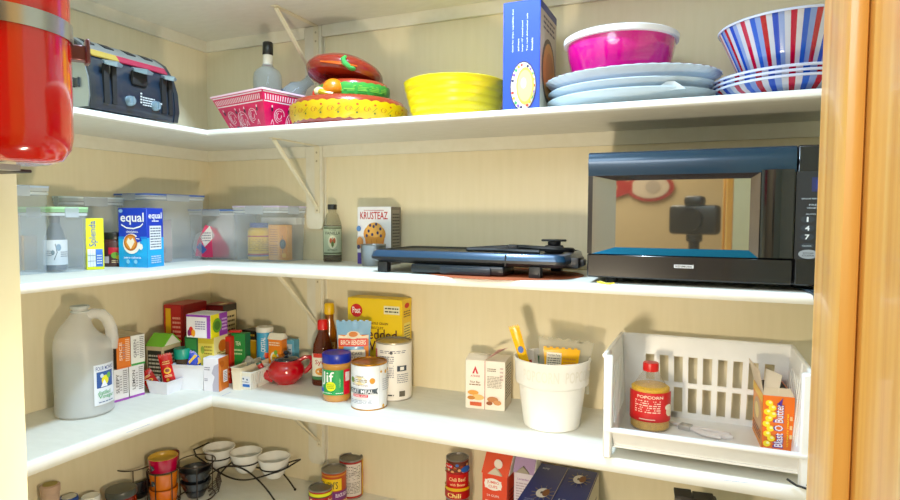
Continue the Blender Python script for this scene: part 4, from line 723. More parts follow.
# jars and cans in front
def jif():
    x, y = .612, -.189; t = thing('peanut_butter_jar', 'peanut butter jar with blue lid and green label', 'jar', (x, y, S3), facing(x, y)-.35); t.scale = (1, 1, .955); r = .037
    b = MB(M('#C08A4A', .2, coat=.6)); b.lathe([(0, 0), (r*.85, 0), (r*.96, .004), (r, .012), (r*.985, .018), (r*.985, .09), (r, .094), (r, .1), (r*.9, .107), (r*.87, .11)], caps=(False, True)); b.build('jar_body', t)
    b = MB(M('#20309C', .35)); b.lathe([(r*.99, .104), (r*1.01, .105), (r*1.01, .126), (r*.97, .129), (r*.85, .1295), (r*.82, .128), (0, .128)], seg=100, fn=lambda a, q, z: 1+.008*math.sin(a*50)*(q > r*.95), caps=(True, False)); b.build('lid', t)
    printing(t, [('r', 0, 0, 1, 1, '#23309A'), ('r', .12, 0, .8, 1, '#18924A'), ('r', .17, .0, .2, 1, '#F2F4F2'), ('r', .8, 0, 1, 1, '#D02A3C'), ('t', 'Jif', .38, .66, .36, .55, '#F8F8F4'), ('r', .05, .1, .25, .26, '#3A4ABC'), ('e', .47, .36, .13, .19, '#DDE23A'), ('m', .38, .26, .56, .46, 3, '#6A8A2A'), ('m', .2, .06, .5, .12, 1, '#E8F0E8'), ('t', 'CREAMY', .7, .5, .04, .36, 1, '#8FD08A'), ('r', .84, .55, .97, .9, '#E8E0E4'), ('m', .6, .06, .78, .12, 1, '#E8F0E8')], cyl_map(r+.0004, .02, .068, 2.7), 18)
jif()
def tin(name, label, x, y, z, r, h, items, rimc, top, z0=.004, arc=2.8, body='#EDEEF2', group=None, cat='can', turn=0):
    t = thing(name, label, cat, (x, y, z), facing(x, y)+turn, group)
    b = MB(M(body, .4)); b.lathe([(r, .002), (r, h-.0045)], seg=48, caps=(True, True)); b.build('can_body', t)
    b = MB(M(rimc, .3, .8)); b.lathe([(r-.0005, 0), (r+.001, 0), (r+.001, .003), (r-.0005, .003)], seg=48); b.build('rim', t); b = MB(M(rimc, .3, .8)); b.lathe([(r, h-.004), (r+.0012, h-.003), (r+.0012, h), (r-.0005, h+.0006), (r-.0015, h)], seg=48); b.build('rim', t)
    b = MB(M(top, .35, .8)); b.lathe([(r-.0015, h), (r-.002, h-.003), (r*.84, h-.0033), (r*.82, h-.0025), (r*.66, h-.0025), (r*.64, h-.0033), (0, h-.0033)], seg=48); b.build('top', t)
    printing(t, items, cyl_map(r+.0003, z0, h-2*z0, arc), 18)
    return t
gd = '#C79A4E'
it = [('r', -.35, 0, 1.35, 1, '#E6E9EE'), ('e', .3, .66, .15, .1, '#E0CFA0'), ('e', .12, .66, .05, .07, '#5F8A3A'), ('e', .56, .66, .055, .07, '#C98A3A'), ('m', .14, .62, .46, .7, 2, '#8A7A5A'), ('t', 'WHOLE', .3, .76, .18, .035, '#7A6A4A'), ('t', 'JOHN MCCANN', .3, .55, .34, .04, '#8A5A3A'), ('r', .06, .36, .62, .47, '#3A444C'), ('p', [(.62, .36), (.67, .34), (.645, .415), (.67, .49), (.62, .47)], '#3A444C'), ('t', 'OAT MEAL', .34, .415, .48, .085, '#EDEFF2'), ('r', .16, .28, .48, .345, '#D2505A'), ('t', 'STEEL CUT', .32, .312, .28, .04, '#F8F0F0'), ('m', .1, .12, .55, .22, 3, '#9AA0B0'), ('l', [(.7, .03), (.7, .97)], .005, '#B0B4C0'), ('e', .85, .84, .03, .045, gd), ('e', .95, .86, .03, .045, gd), ('e', .73, .86, .025, .03, gd), ('e', .78, .05, .03, .04, gd), ('m', .76, .4, .98, .7, 6, '#B0B6C4')]
tin('oatmeal_can', 'white oatmeal can with gold rim and lid', .718, -.204, S3, .0445, .114, it, '#B8823A', '#A8743A')
it = [('r', -.35, 0, 1.35, 1, '#ECE6DE'), ('r', -.2, .55, .05, .9, '#B5303A'), ('r', .06, .5, .1, .9, '#B5303A'), ('m', .2, .84, .75, .9, 2, '#6A6A78'), ('m', .2, .66, .5, .8, 4, '#6A6A78'), ('l', [(.2, .62), (.5, .62)], .006, '#3A3A44'), ('m', .2, .4, .5, .6, 6, '#8A8A94'), ('r', .56, .52, .76, .62, '#2A3440'), ('r', .62, .54, .7, .6, '#E8E4DC'), ('m', .56, .3, .8, .48, 5, '#8A8A94'), ('m', .2, .06, .5, .12, 1, '#3A3A3A'), ('r', .6, .06, .72, .16, '#5A5448'), ('e', .45, .86, .03, .03, '#3A3A44')]
tin('oatmeal_can', 'tall white printed can behind the gold rimmed one', .739, -.112, S3, .0465, .151, it, '#B9B2A6', '#A39A8C', turn=0)
bpy.data.objects['cereal_box'].location.y += .012
# atkins box
t = carton('snack_bar_box', 'small white snack bar box with torn open flap', (1.0463, -.112, S3), 6, .1, .078, .122, '#EFE6D8',
       F=[('p', [(.17, .72), (.25, .88), (.33, .72), (.28, .72), (.25, .8), (.22, .72)], '#C8303A'), ('t', 'ATKINS', .25, .67, .24, .04, '#B5303A'), ('t', 'Nut Bar', .25, .55, .26, .05, '#8A5A3A'), ('m', .1, .47, .4, .52, 1, '#8A5A3A'), ('e', .2, .33, .14, .05, '#D9964C'), ('e', .32, .24, .16, .06, '#E6B878'), ('e', .15, .22, .1, .04, '#C07A3A'), ('r', .12, .06, .42, .14, '#C85A3A'), ('l', [(.5, 0), (.5, 1)], .015, '#B04A44'), ('m', .56, .78, .78, .86, 2, '#8A7A6A'), ('m', .56, .45, .92, .7, 8, '#A89A8A'), ('e', .7, .22, .14, .06, '#B5764A'), ('e', .82, .16, .1, .05, '#C88A5A'), ('e', .62, .14, .08, .04, '#8A4A2A'), ('m', .88, .6, .96, .9, 4, '#C8A8A0')],
       R=[('r', 0, 0, 1, 1, '#DDD2C0'), ('m', .1, .2, .9, .9, 12, '#4A443C')], flaps=False)
b = MB(M('#F1E9DC', .5)); b.loft([[(-.1, .078, .122), (-.052, .078, .122), (-.052, .03, .130), (-.1, .03, .130)], [(-.1, .0785, .1228), (-.052, .0785, .1228), (-.052, .03, .131), (-.1, .03, .131)]], smooth=False)
b.loft([[(-.1, 0, .122), (-.052, 0, .122), (-.045, .03, .127), (-.1, .03, .13)], [(-.1, .0008, .1225), (-.052, .0008, .1225), (-.045, .0308, .128), (-.1, .0308, .131)]], smooth=False)
b.loft([[(-.05, .0, .122), (-.02, .01, .148), (.0, .03, .15), (-.02, .045, .142)], [(-.05, .001, .123), (-.02, .011, .149), (.0, .031, .151), (-.02, .046, .143)]], M('#D8A8A0', .5), smooth=False); b.build('torn_flap', t)
# popcorn pail
def pail():
    x, y = 1.172, -.152; t = thing('popcorn_pail', 'white pail with raised POPCORN lettering on its rim band', 'pail', (x, y, S3), facing(x, y)); w = M('#F0EDE6', .28, coat=.4); r = .0855
    b = MB(w); b.lathe([(0, .003), (.058, .003), (.060, 0), (.064, .002), (.073, .07), (.0755, .096), (.082, .1), (.0835, .104), (r, .148), (.087, .152), (.0875, .156), (.085, .158), (.082, .155), (.0735, .1), (.070, .07), (.059, .008), (0, .008)], seg=64); b.build('pail_body', t)
    for a0 in (-.32, .85, 2.0):
        printing(t, [('t', 'POPCORN', .5, .5, 1, .85, '#E2DED2')], cyl_map(lambda v: .0838+.0016*v, .113, .03, 1.0, a0), off=.0008, name='raised_lettering')  # letters tinted darker than the pail to paint in their relief shading
    return x, y
px0, py0 = pail()
fa = facing(px0, py0)
t = pouch('yellow paper sleeve standing in the popcorn pail', (px0-.036, py0-.005, S3+.055), (math.radians(4), math.radians(-17), fa), .024, .175, .005, '#EBB62A', [('e', .5, .72, .3, .05, '#2E5AA8'), ('m', .2, .2, .8, .5, 3, '#C86A2A')], name='paper_sleeve')
t = pouch('clear zip bag standing in the popcorn pail', (px0+.02, py0+.012, S3+.075), (math.radians(3), math.radians(4), fa), .125, .118, .006, '#DDD8C8', None, name='zip_bag', cat='bag', rough=.15)
for ch in t.children: ch.data.materials.clear(); ch.data.materials.append(M('#E4E0D0', .12, trans=.66, coat=.3))
pouch('yellow snack packet with nutrition panel in the zip bag', (px0+.018, py0-.002, S3+.06), (math.radians(2), math.radians(2), fa), .082, .085+.03, .004, '#E8AE2A', [('r', .03, .5, .5, .98, '#EFE8D4'), ('t', 'Nutrition Facts', .26, .93, .4, .05, '#3A3228'), ('m', .06, .55, .47, .88, 7, '#4A4238'), ('m', .56, .6, .95, .9, 4, '#C8862A')], name='snack_packet', cat='packet')
pouch('small dark green packet edge at the left in the pail', (px0-.025, py0+.015, S3+.07), (0, math.radians(-4), fa), .014, .08, .003, '#2E5A3A', None, name='snack_packet', cat='packet')
pouch('white sachet with red mark leaning in the pail', (px0-.052, py0+.03, S3+.07), (0, math.radians(-10), fa), .03, .088, .003, '#ECE6E0', [('r', .2, .6, .8, .8, '#B83A3A')], name='snack_packet', cat='packet')
# white stacking bin
def bin_():
    x0, x1, y0, y1 = 1.312, 1.668, -.3, -.035; z = S3
    t = thing('stacking_bin', 'large white plastic stacking bin with slotted back and sides', 'bin', ((x0+x1)/2, (y0+y1)/2, z)); w, d = (x1-x0)/2, (y1-y0)/2; m = M('#F3F3F1', .35)
    H = .216; Hb = .2; e = .012; T = .004
    Lb = [(-w+e, -d+.012, .022), (w-e, -d+.012, .022), (w-e, d-.02, .022), (-w+e, d-.02, .022)]
    b = MB(m); 
    us = [0]; n = 9
    for k in range(n): us += [.15+.0885*k, .15+.0885*k+.055]
    us += [1]; vs = [0, .07, .38, .44, .77, 1]
    b.slotted([Lb[3], Lb[2], (w, d, Hb), (-w, d, Hb)], (0, -T, 0), us, vs, lambda i, j: j in (1, 3) and i % 2 == 1); b.build('back_panel', t)
    for s in (-1, 1):
        b = MB(m); us2 = [0, .16]+[.16+.74*k/16 for k in range(1, 17)]+[1]
        q = [(s*(w-e), -d+.012, .022), (s*(w-e), d-.02, .022), (s*w, d, Hb), (s*w, -d-.004, H-.012)]
        b.slotted(q, (-s*T, 0, 0), us2, [0, .18, .8, 1], lambda i, j: j == 1 and 1 <= i <= 16 and i % 2 == 1)
        b.box(min(s*w, s*(w-.016)), -d-.008, .0, max(s*w, s*(w-.016)), -d+.012, H-.012, .003, seg=1)
        b.box(min(s*w, s*(w-.014)), d-.03, .0, max(s*w, s*(w-.014)), d-.015, .024, .002, seg=1); b.build('side_panel', t)
    b = MB(m); b.box(-w+e, -d+.012, .018, w-e, d-.02, .022); b.build('bottom', t)
    b = MB(m); b.loft([[(-w+.014, -d+.02, .018), (w-.014, -d+.02, .018), (w-.014, -d+.024, .018), (-w+.014, -d+.024, .018)], [(-w+.006, -d-.004, .054), (w-.006, -d-.004, .054), (w-.006, -d, .054), (-w+.006, -d, .054)]], smooth=False)
    b.box(-w+.004, -d-.01, .053, w-.004, -d+.006, .061, .0025); b.build('front_lip', t)
    b = MB(m); r = .0045
    for pts in ([(-w, -d-.002, H-.012), (-w, d, Hb)], [(w, -d-.002, H-.012), (w, d, Hb)], [(-w, d, Hb), (w, d, Hb)]): b.tube(pts, r, seg=8)
    b.build('rim', t)
    return (x0+x1)/2, (y0+y1)/2
bin_()
BZ = S3+.0223
kx2, ky2 = xat(649.5, -.15, BZ), -.15
jr = jar('kernel_jar', 'clear plastic jar of popcorn kernels with red cap and label', 'jar', kx2, ky2, BZ, .0415, .142, '#F0ECE4', '#C82828', .0165, .018, neck=.0155, tr=.86, items=[('r', -.1, 0, 1.1, 1, '#C8242E'), ('m', .2, .3, .7, .75, 6, '#F0C8B8'), ('t', 'POPCORN', .5, .85, .5, .1, '#F8E0C8'), ('e', .95, .35, .12, .18, '#F0E0C0'), ('e', .9, .5, .1, .1, '#F6ECD8'), ('r', .3, .08, .6, .11, '#F0C8B8')], lz=(.16, .6), shoulder=.3)
b = MB(M('#DDB050', .5, bump=.9, scale=300, var=.4)); b.lathe([(0, .002), (.036, .002), (.0395, .006), (.0395, .09), (.034, .094), (0, .096)]); o = b.build('kernels', jr); o['kind'] = 'stuff'
# nutcracker
t = thing('nutcracker', 'white plastic handled hinged cracker lying in the bin', 'tool', (xat(694, -.15, BZ), -.145, BZ+.005), -.3); t.scale = (1.15, 1.15, 1.15); b = MB(M('#E6DEDC', .3))
b.tube([(-.06, .012, 0), (-.02, .008, 0), (.03, .016, 0), (.058, .014, 0), (.062, .006, 0), (.056, .0, 0), (.02, -.004, 0), (-.01, .0, 0)], [.0032]*3+[.0045]*3+[.0035]*2, seg=8); b.build('handle', t)
b = MB(M('#E6DEDC', .3)); b.tube([(-.012, .004, 0), (.02, -.014, 0), (.05, -.012, .0), (.045, -.006, 0), (.015, -.006, 0)], .0032, seg=8); b.build('handle', t)
b = MB(M('#B8B4B0', .3, .6)); b.box(-.028, -.006, -.0045, -.006, .014, .005, .002); b.build('hinge', t)
t = thing('red_tag', 'tiny red strip at the front of the bin', 'tag', (xat(666, -.25, BZ), -.258, BZ), -.1); b = MB(M('#C8304A', .5)); b.box(-.012, -.0025, 0, .012, .0025, .0012, .0004, seg=1); b.build('strip', t)
# blast o butter box
xb = xat(761, -.215, BZ+.03)
it = [('r', 0, 0, 1, 1, '#E8742A')]
for k, (u, v) in enumerate(((.2, .86), (.3, .78), (.15, .7), (.32, .66), (.2, .58), (.12, .48), (.25, .4), (.15, .3), (.28, .22), (.15, .12))): it += [('e', u, v, .12, .055, '#F7DC3A'), ('e', u+.03, v+.015, .05, .022, '#FBF0A8')]
it += [('t', 'Blast O Butter', .5, .47, .34, .82, 1, '#4A2A8A'), ('t', 'Blast O Butter', .515, .475, .27, .79, 1, '#F4ECF8'), ('t', 'ULTIMATE THEATRE', .8, .4, .05, .6, 1, '#F8D84A'), ('m', .86, .2, .94, .7, 3, '#F8D8A0'), ('p', [(.45, .86), (.62, .98), (.58, .82)], '#4A2A8A')]
t = carton('popcorn_box', 'orange popcorn box with purple writing, open at the top', (xat(794, -.19, BZ+.05), -.19, BZ), 4, .055, .12, .108, '#E8742A', F=it, L=[('r', 0, 0, 1, 1, '#E8902E'), ('e', .5, .5, .4, .3, '#C8A07A'), ('e', .45, .55, .2, .15, '#F0D890'), ('r', 0, .85, 1, 1, '#F0C050'), ('m', .1, .1, .9, .3, 3, '#8A3A2A')], flaps=False)
b = MB(M('#D9C8B0', .6)); b.loft([[(-.055, 0, .108), (0, 0, .108), (-.006, .012, .121), (-.052, .012, .121)], [(-.055, .001, .108), (0, .001, .108), (-.006, .013, .121), (-.052, .013, .121)]], smooth=False)
b.loft([[(-.055, .0, .108), (-.055, .12, .108), (-.068, .11, .155), (-.062, .012, .152)], [(-.0542, .0, .1085), (-.0542, .12, .1085), (-.067, .11, .1555), (-.061, .012, .1525)]], smooth=False); b.build('open_flap', t)
b = MB(M('#DCCDB8', .6)); b.loft([[(-.055, .004, .108), (-.03, .0, .108), (-.018, .03, .142), (-.045, .045, .150)], [(-.0545, .0048, .1085), (-.0295, .0008, .1085), (-.0175, .0308, .1425), (-.0445, .0458, .1505)]], smooth=False); b.build('open_flap', t)
b = MB(M('#2A1A14', .9)); b.box(-.051, .014, .1092, -.004, .116, .1098); b.build('opening_shade', t)  # dark sheet on the solid top, painting the shade inside the box
t = thing('cord_loop', 'black cord loop on the shelf at the bin corner', 'cord', (1.664, -.262, S3)); b = MB(M('#16181C', .5))
pts = [(-.035, -.052, .012), (-.02, -.055, .004), (-.004, -.058, .002), (.01, -.056, .003), (.022, -.052, .008), (.016, -.05, .014), (.004, -.052, .013), (-.004, -.056, .006)]
b.tube(pts, .0022, seg=6); b.build('cable', t); t.location = (1.668, -.266+.01, S3+.002)
# ================================================================== BOTTOM SHELF (S4)
def on_top(px, py, h): return hit(px, py, 2, S4+h)
# wire rack with three white bowls
def rack():
    H = .07; ps = [on_top(p, q, .112) for p, q in ((219, 447), (245.5, 452), (274, 457))]
    c = (ps[0]+ps[2])/2; ax = (ps[2]-ps[0]); ax.z = 0; L = ax.length; ang = math.atan2(ax.y, ax.x)
    t = thing('wire_rack', 'black wire rack holding three small white bowls', 'rack', (c.x, c.y, S4), ang); wm = M('#1A1614', .4, .3)
    for k in (-1, 0, 1):
        b = MB(wm); b.tube([(k*L/2+.0395*math.cos(2*PI*i/28), .0395*math.sin(2*PI*i/28), .085) for i in range(28)], .0023, seg=6, closed=True); b.build('ring', t)
    for s in (-1, 1):
        b = MB(wm); y = s*.0445; P = []
        for i in range(41):
            f = i/40; x = -L/2-.05+f*(L+.1); P.append((x, y, .088-.035*math.sin(PI*f)+.006*math.cos(f*2*PI)))
        b.tube(P, .0026, seg=6)
        P = [(-L/2+.0-.04, y, .003), (-L/2-.0, y, .045), (-L/6, y, .085), (L/6, y, .085), (L/2, y, .045), (L/2+.04, y, .003)]
        Q = [Vector(p) for p in P]
        for _ in range(2): Q = [Q[0]]+[a.lerp(c_, f) for a, c_ in zip(Q, Q[1:]) for f in (.25, .75)]+[Q[-1]]
        b.tube(Q, .0026, seg=6); b.ball(P[0], .004); b.ball(P[-1], .004); b.build('side_wire', t)
    for s in (-1, 1):
        b = MB(wm); b.tube([(s*(L/2+.05), -.0415, .094), (s*(L/2+.07), -.03, .104), (s*(L/2+.07), .03, .104), (s*(L/2+.05), .0415, .094)], .0026, seg=6); b.build('end_handle', t)
    o = None
    for k, lb in enumerate(('white dip bowl at the wall corner end of black wire rack', 'white dip bowl in the middle of black wire rack', 'white dip bowl at the end of black wire rack nearest the cans')):
        x = c.x+math.cos(ang)*(k-1)*L/2; y = c.y+math.sin(ang)*(k-1)*L/2
        if o is None:
            o = thing('dip_bowl', lb, 'bowl', (x, y, S4+.055), 0, 'white bowls in the wire rack')
            b = MB(M('#EFEDE8', .15, coat=.5)); b.lathe([(0, .002), (.02, .001), (.022, 0), (.03, .01), (.038, .03), (.0465, .056), (.047, .058), (.0455, .0585), (.0435, .055), (.035, .03), (.025, .012), (0, .006)], seg=48); b.build('bowl_body', o); q = o
        else: q = copy_tree(o); q.location = (x, y, S4+.055); q['label'] = lb
rack()
# small jars at the left
def front(px, py, h, name, label, r, body, lid, lidr, lidh, cat='jar', **k):
    c = on_top(px, py, h); return jar(name, label, cat, c.x, c.y, S4, r, h, body, lid, lidr, lidh, **k)
c = on_top(50, 483, .165)
t = thing('pepper_mill', 'pale wooden mill with a hollow top, far left on bottom shelf', 'mill', (c.x, c.y, S4)); t.scale = (1, 1, 1.16); b = MB(M('#B89A86', .5, bump=.3))
b.lathe([(0, 0), (.022, 0), (.023, .004), (.019, .03), (.0165, .06), (.0195, .09), (.0195, .122), (.0215, .124), (.0215, .138), (.019, .14), (.0, .1402)], seg=28); b.build('mill_body', t)
b = MB(M('#9A8A4A', .6)); b.lathe([(.016, .1402), (.0155, .1412), (.0, .1414)], seg=28); b.build('mill_top', t)
front(69, 496.5, .111, 'spice_jar', 'small jar with dark blue edged white lid, left of white lidded jar', .02, '#D8D4C8', '#24408C', .0205, .014)
tl = bpy.data.objects[-1] if False else None
c = on_top(69, 496.5, .111); t = [o for o in bpy.data.objects if o.get('label', '').startswith('small jar with dark blue edged')][0]
b = MB(M('#C8C8BE', .4)); b.lathe([(.017, .1112), (.016, .1122), (0, .1122)], seg=24); b.build('lid_disc', t)
front(90.5, 495.5, .1, 'spice_jar', 'small jar with plain white lid beside dark lidded jar', .02, '#E4E0D8', '#ECECE8', .0215, .016)
front(121, 488, .1, 'sauce_jar', 'wide jar of red sauce with charcoal lid', .036, '#8A2A1E', '#3A3C36', .038, .017, tr=.1, items=[('r', .2, .1, .8, .9, '#C8B488'), ('m', .3, .2, .7, .8, 4, '#5A3A2A')], lz=(.1, .7), shoulder=.08)
# wire caddy with ramekins
def caddy():
    c = on_top(163, 456, .135); x, y = c.x, c.y
    t = thing('wire_caddy', 'dark wire caddy holding coloured ramekins and black bowls', 'caddy', (x, y, S4), facing(x, y)); wm = M('#3A2C22', .45, .4)
    ring = lambda cx, cy, r, z: [(cx+r*math.cos(2*PI*i/28), cy+r*math.sin(2*PI*i/28), z) for i in range(28)]
    b = MB(wm); b.tube(ring(0, 0, .041, .098), .0019, seg=6, closed=True); b.build('centre_ring', t)
    for cx, cy in ((-.075, .055), (.086, .0)):
        b = MB(wm); b.tube(ring(cx, cy, .052, .105), .0018, seg=6, closed=True)
        for k in range(3):
            a = 2*PI*k/3+.5; b.tube([(cx+.052*math.cos(a), cy+.052*math.sin(a), .105), (cx+.05*math.cos(a), cy+.05*math.sin(a), .003)], .0016, seg=6)
        b.tube(ring(cx, cy, .05, .003), .0018, seg=6, closed=True); b.build('side_ring', t)
    b = MB(wm)
    for k in range(6):
        a = 2*PI*k/6+PI/6+PI/3*.5; b.tube([(.0415*math.cos(a), .0415*math.sin(a), .098), (.0415*math.cos(a), .0415*math.sin(a), .003)], .0016, seg=6)
    b.tube(ring(0, 0, .0415, .003), .0018, seg=6, closed=True); b.build('upright_wires', t)
    b = MB(wm)
    for k in range(7): 
        u = .075+.02*math.cos(k); b.tube([(.118, -.04+k*.014, .003+.004*(k % 2)), (.142, -.04+k*.014, .022), (.15, -.04+k*.014, .05)], .0013, seg=5)
    b.tube([(.15, -.045, .05), (.15, .055, .05)], .0016, seg=5); b.tube([(.142, -.045, .022), (.142, .055, .022)], .0016, seg=5); b.build('wire_basket', t)
    f = facing(x, y); L2W = lambda a, c_: (x+a*math.cos(f)-c_*math.sin(f), y+a*math.sin(f)+c_*math.cos(f))
    def ram(label, z, col, inn, a=0, c_=0, r=.0375, h=.04, deco=True, name='ramekin', grp='ramekins in the wire caddy', fl=.9):
        X, Y = L2W(a, c_); o = thing(name, label, 'bowl', (X, Y, z), facing(X, Y), grp); b = MB(M(col, .18, coat=.5))
        b.lathe([(0, .002), (r*fl*.95, 0), (r*fl, .003), (r, h*.9), (r, h), (r*.93, h), (r*.9, h*.85), (r*.87*fl, h*.2), (0, h*.18)], seg=44); b.build('bowl_body', o)
        b = MB(M(inn, .3)); b.lathe([(r*.995, h), (r*.96, h+.0015), (r*.91, h*.98), (r*.87, h*.8), (r*.84*fl, h*.72 if deco else h*.25), (0, h*.7 if deco else h*.2)], seg=44); b.build('glazed_inside', o)
        if deco: printing(o, [('p', [(.1, .3), (.35, .15), (.75, .45), (.55, .75), (.3, .6)], '#28303A'), ('e', .35, .6, .18, .12, '#3A4A58'), ('l', [(.2, .8), (.5, .4)], .06, '#6A7A40'), ('e', .55, .4, .08, .06, '#8A9AA8')], cyl_map(r*.98+.0002, h*.15, h*.7, .75, -.75), 6)
        return o
    ram('orange ramekin, lowest of the centre stack in wire caddy', S4+.004, '#DC7034', '#C86A34', r=.038, h=.042, deco=False)
    ram('orange ramekin with painted leaf, middle of the centre stack', S4+.0475, '#E07A3E', '#B88A4A', r=.0372, h=.044)
    ram('crimson ramekin with ochre inside, topmost in wire caddy', S4+.093, '#B81E44', '#CBA24C', r=.0395, h=.042)
    ram('black bowl under another in the right ring of the caddy', S4+.006, '#15161A', '#101114', .084, .0, .042, .045, False, 'dip_bowl', 'black bowls in the wire caddy', .6)
    ram('glossy black bowl on top in the right ring of the caddy', S4+.034, '#15171C', '#0E1014', .084, .0, .044, .05, False, 'dip_bowl', 'black bowls in the wire caddy', .62)
    ram('black bowl in the left rear ring of the caddy', S4+.01, '#131418', '#0E1012', -.07, .055, .046, .055, False, 'dip_bowl', 'black bowls in the wire caddy', .62)
    X, Y = L2W(.03, .105); ram('small dark red bowl behind the crimson ramekin', S4+.035, '#8A1420', '#5A1018', .025, .088, .02, .075, False, 'dip_bowl', None, .7)
caddy()
# cans
def can(px, py, h, r, label, body, items, top='#8E8A86', name='food_can', lift=0, **k):
    c = on_top(px, py, h+lift); return tin(name, label, c.x, c.y, S4+lift, r, h, items, '#9A9894', top, body=body, group='food cans on the bottom shelf', **k)
rd = '#A8242A'
can(320.5, 486.5, .083, .031, 'short can with yellow rimmed red label, front of the cans', rd, [('r', -.3, .84, 1.3, .95, '#DCE03A'), ('r', -.3, .0, 1.3, .35, '#8A1A20'), ('t', 'Casserita', .52, .63, .85, .26, '#F2D8B8'), ('r', -.3, .8, 1.3, .84, '#3A2A22')], top='#77756E')
can(334, 468, .112, .0335, 'bean can with yellow brand panel and purple label', '#A03A24', [('r', -.35, 0, 1.35, 1, '#A8442A'), ('r', -.3, .92, 1.3, .96, '#C8802E'), ('r', .08, .55, .72, .86, '#E8C22A'), ('t', "BUSH'S", .36, .7, .5, .2, '#26180E'), ('r', .45, .28, 1.2, .52, '#6A2A6A'), ('t', 'BLACK BEANS', .76, .42, .44, .1, '#F0E0F0'), ('e', .75, .14, .3, .12, '#D8B888'), ('r', -.3, 0, .4, .5, '#7A1E1E')], top='#8A847C')
can(351, 457, .112, .0335, 'red can with white printed side panel behind the bean can', '#A83434', [('r', -.35, 0, .2, 1, '#A03434'), ('r', .2, .05, .85, .95, '#DCD4CC'), ('m', .28, .5, .8, .9, 9, '#5A5450'), ('m', .28, .12, .8, .45, 8, '#7A746E'), ('r', .88, 0, 1.35, 1, '#D8A83A'), ('r', .98, .2, 1.35, .7, '#C8382E')], top='#6E6A66')
c1 = can(457.5, 456.5, .102, .028, 'chili can stacked on top of another, left of coral carton', '#B8242A', [('r', -.35, 0, 1.35, 1, '#C02A26'), ('r', -.3, .72, 1.3, 1, '#5A2A1E')]+[('e', (.07*k) % 1.05, .74+.22*((k*7) % 5)/5, .05, .035, ['#D8A070', '#8A3A20', '#E0C090', '#3E6AB0'][k % 4]) for k in range(22)]+[('e', .22, .88, .16, .07, '#C8242E'), ('e', .78, .8, .18, .09, '#2E5AA8'), ('t', 'Hormel', .22, .88, .22, .04, '#FFFFFF'), ('r', -.3, .68, 1.3, .72, '#8A1418'), ('t', 'Chili Beef', .5, .54, .5, .1, '#F0C890'), ('t', 'with Beans', .5, .4, .45, .07, '#F0C890'), ('r', -.3, .22, 1.3, .3, '#D8A82E'), ('r', -.3, .0, 1.3, .2, '#A81C20'), ('t', 'Chili', .4, .1, .4, .12, '#F0E08A')], lift=.103)
c2 = tin('food_can', 'chili can standing under another, left of coral carton', c1.location.x, c1.location.y, S4, .028, .102, [('r', -.35, 0, 1.35, 1, '#B0201E'), ('t', 'Hormel', .4, .8, .6, .14, '#F0E08A'), ('t', 'Chili', .4, .6, .5, .12, '#FFFFFF'), ('r', -.3, .9, 1.3, .96, '#D8A82E')], '#9A9894', '#8E8A86', body='#B8242A', group='food cans on the bottom shelf')
# cartons at the right
def up(px, py, y): h = hit(px, py, 1, y); return h.x, h.z-S4
x, h = up(507, 477.5, -.12); gable('drink_carton', 'coral red gabled carton with JUMBO CUPS badge', (x, -.12, S4), -4, .066, .08, h, .05, '#D9503C', None, '#DC5A44', extra=(('F', [('e', .45, .86, .36, .085, '#F8F2EA'), ('r', .12, .8, .78, .92, '#F8F2EA'), ('t', 'JUMBO', .45, .885, .48, .05, '#D9503C'), ('t', 'CUPS', .45, .83, .36, .04, '#D9503C'), ('t', '24 CUPS', .45, .7, .5, .03, '#F4DCD0'), ('m', .15, .4, .75, .65, 3, '#F4DCD0')]), ('R', [('m', .15, .2, .8, .8, 10, '#8A2A20')]), ))
t = [o for o in bpy.data.objects if o.get('label', '').startswith('coral red')][0]
b = MB(M('#CFC4B0', .6)); b.prism([(-.050, h+.0015), (-.012, h+.0015), (-.03, h+.02)], -.0045, .0015, 'y'); b.build('folded_gusset', t)
b = MB(M('#F2E8E0', .5)); b.prism([(-.026+.011*math.cos(k*PI/6), h+.026+.012*math.sin(k*PI/6)) for k in range(12)], .006, .0075); b.build('badge', t)
x, h = up(533, 475, -.1); gable('drink_carton', 'pale lilac gabled carton beside the coral red one', (x, -.1, S4), 0, .048, .07, h, .05, '#DDD4DC', None, '#A88FB8', extra=(('F', [('t', 'Lavender', .5, .92, .6, .03, '#9A6AA0'), ('m', .12, .3, .88, .88, 16, '#B0A0A8')]), ('R', [('r', 0, 0, 1, 1, '#B09AC0')])))
t = [o for o in bpy.data.objects if o.get('label', '').startswith('pale lilac')][0]
b = MB(M('#9A9080', .6)); b.prism([(-.042, h+.0015), (-.008, h+.0015), (-.025, h+.018)], -.0045, .0015, 'y'); b.build('folded_gusset', t)
P1 = hit(541, 463.5, 1, -.03); zt = P1.z; P2 = hit(599, 473, 2, zt); P0 = hit(521, 501, 2, zt); zh = zt-S4
ang = math.degrees(math.atan2(P2.y-P1.y, P2.x-P1.x)); wid = (P2-P1).length/2; e1 = (P2-P1).normalized(); n1 = Vector((-e1.y, e1.x, 0))
D = .27
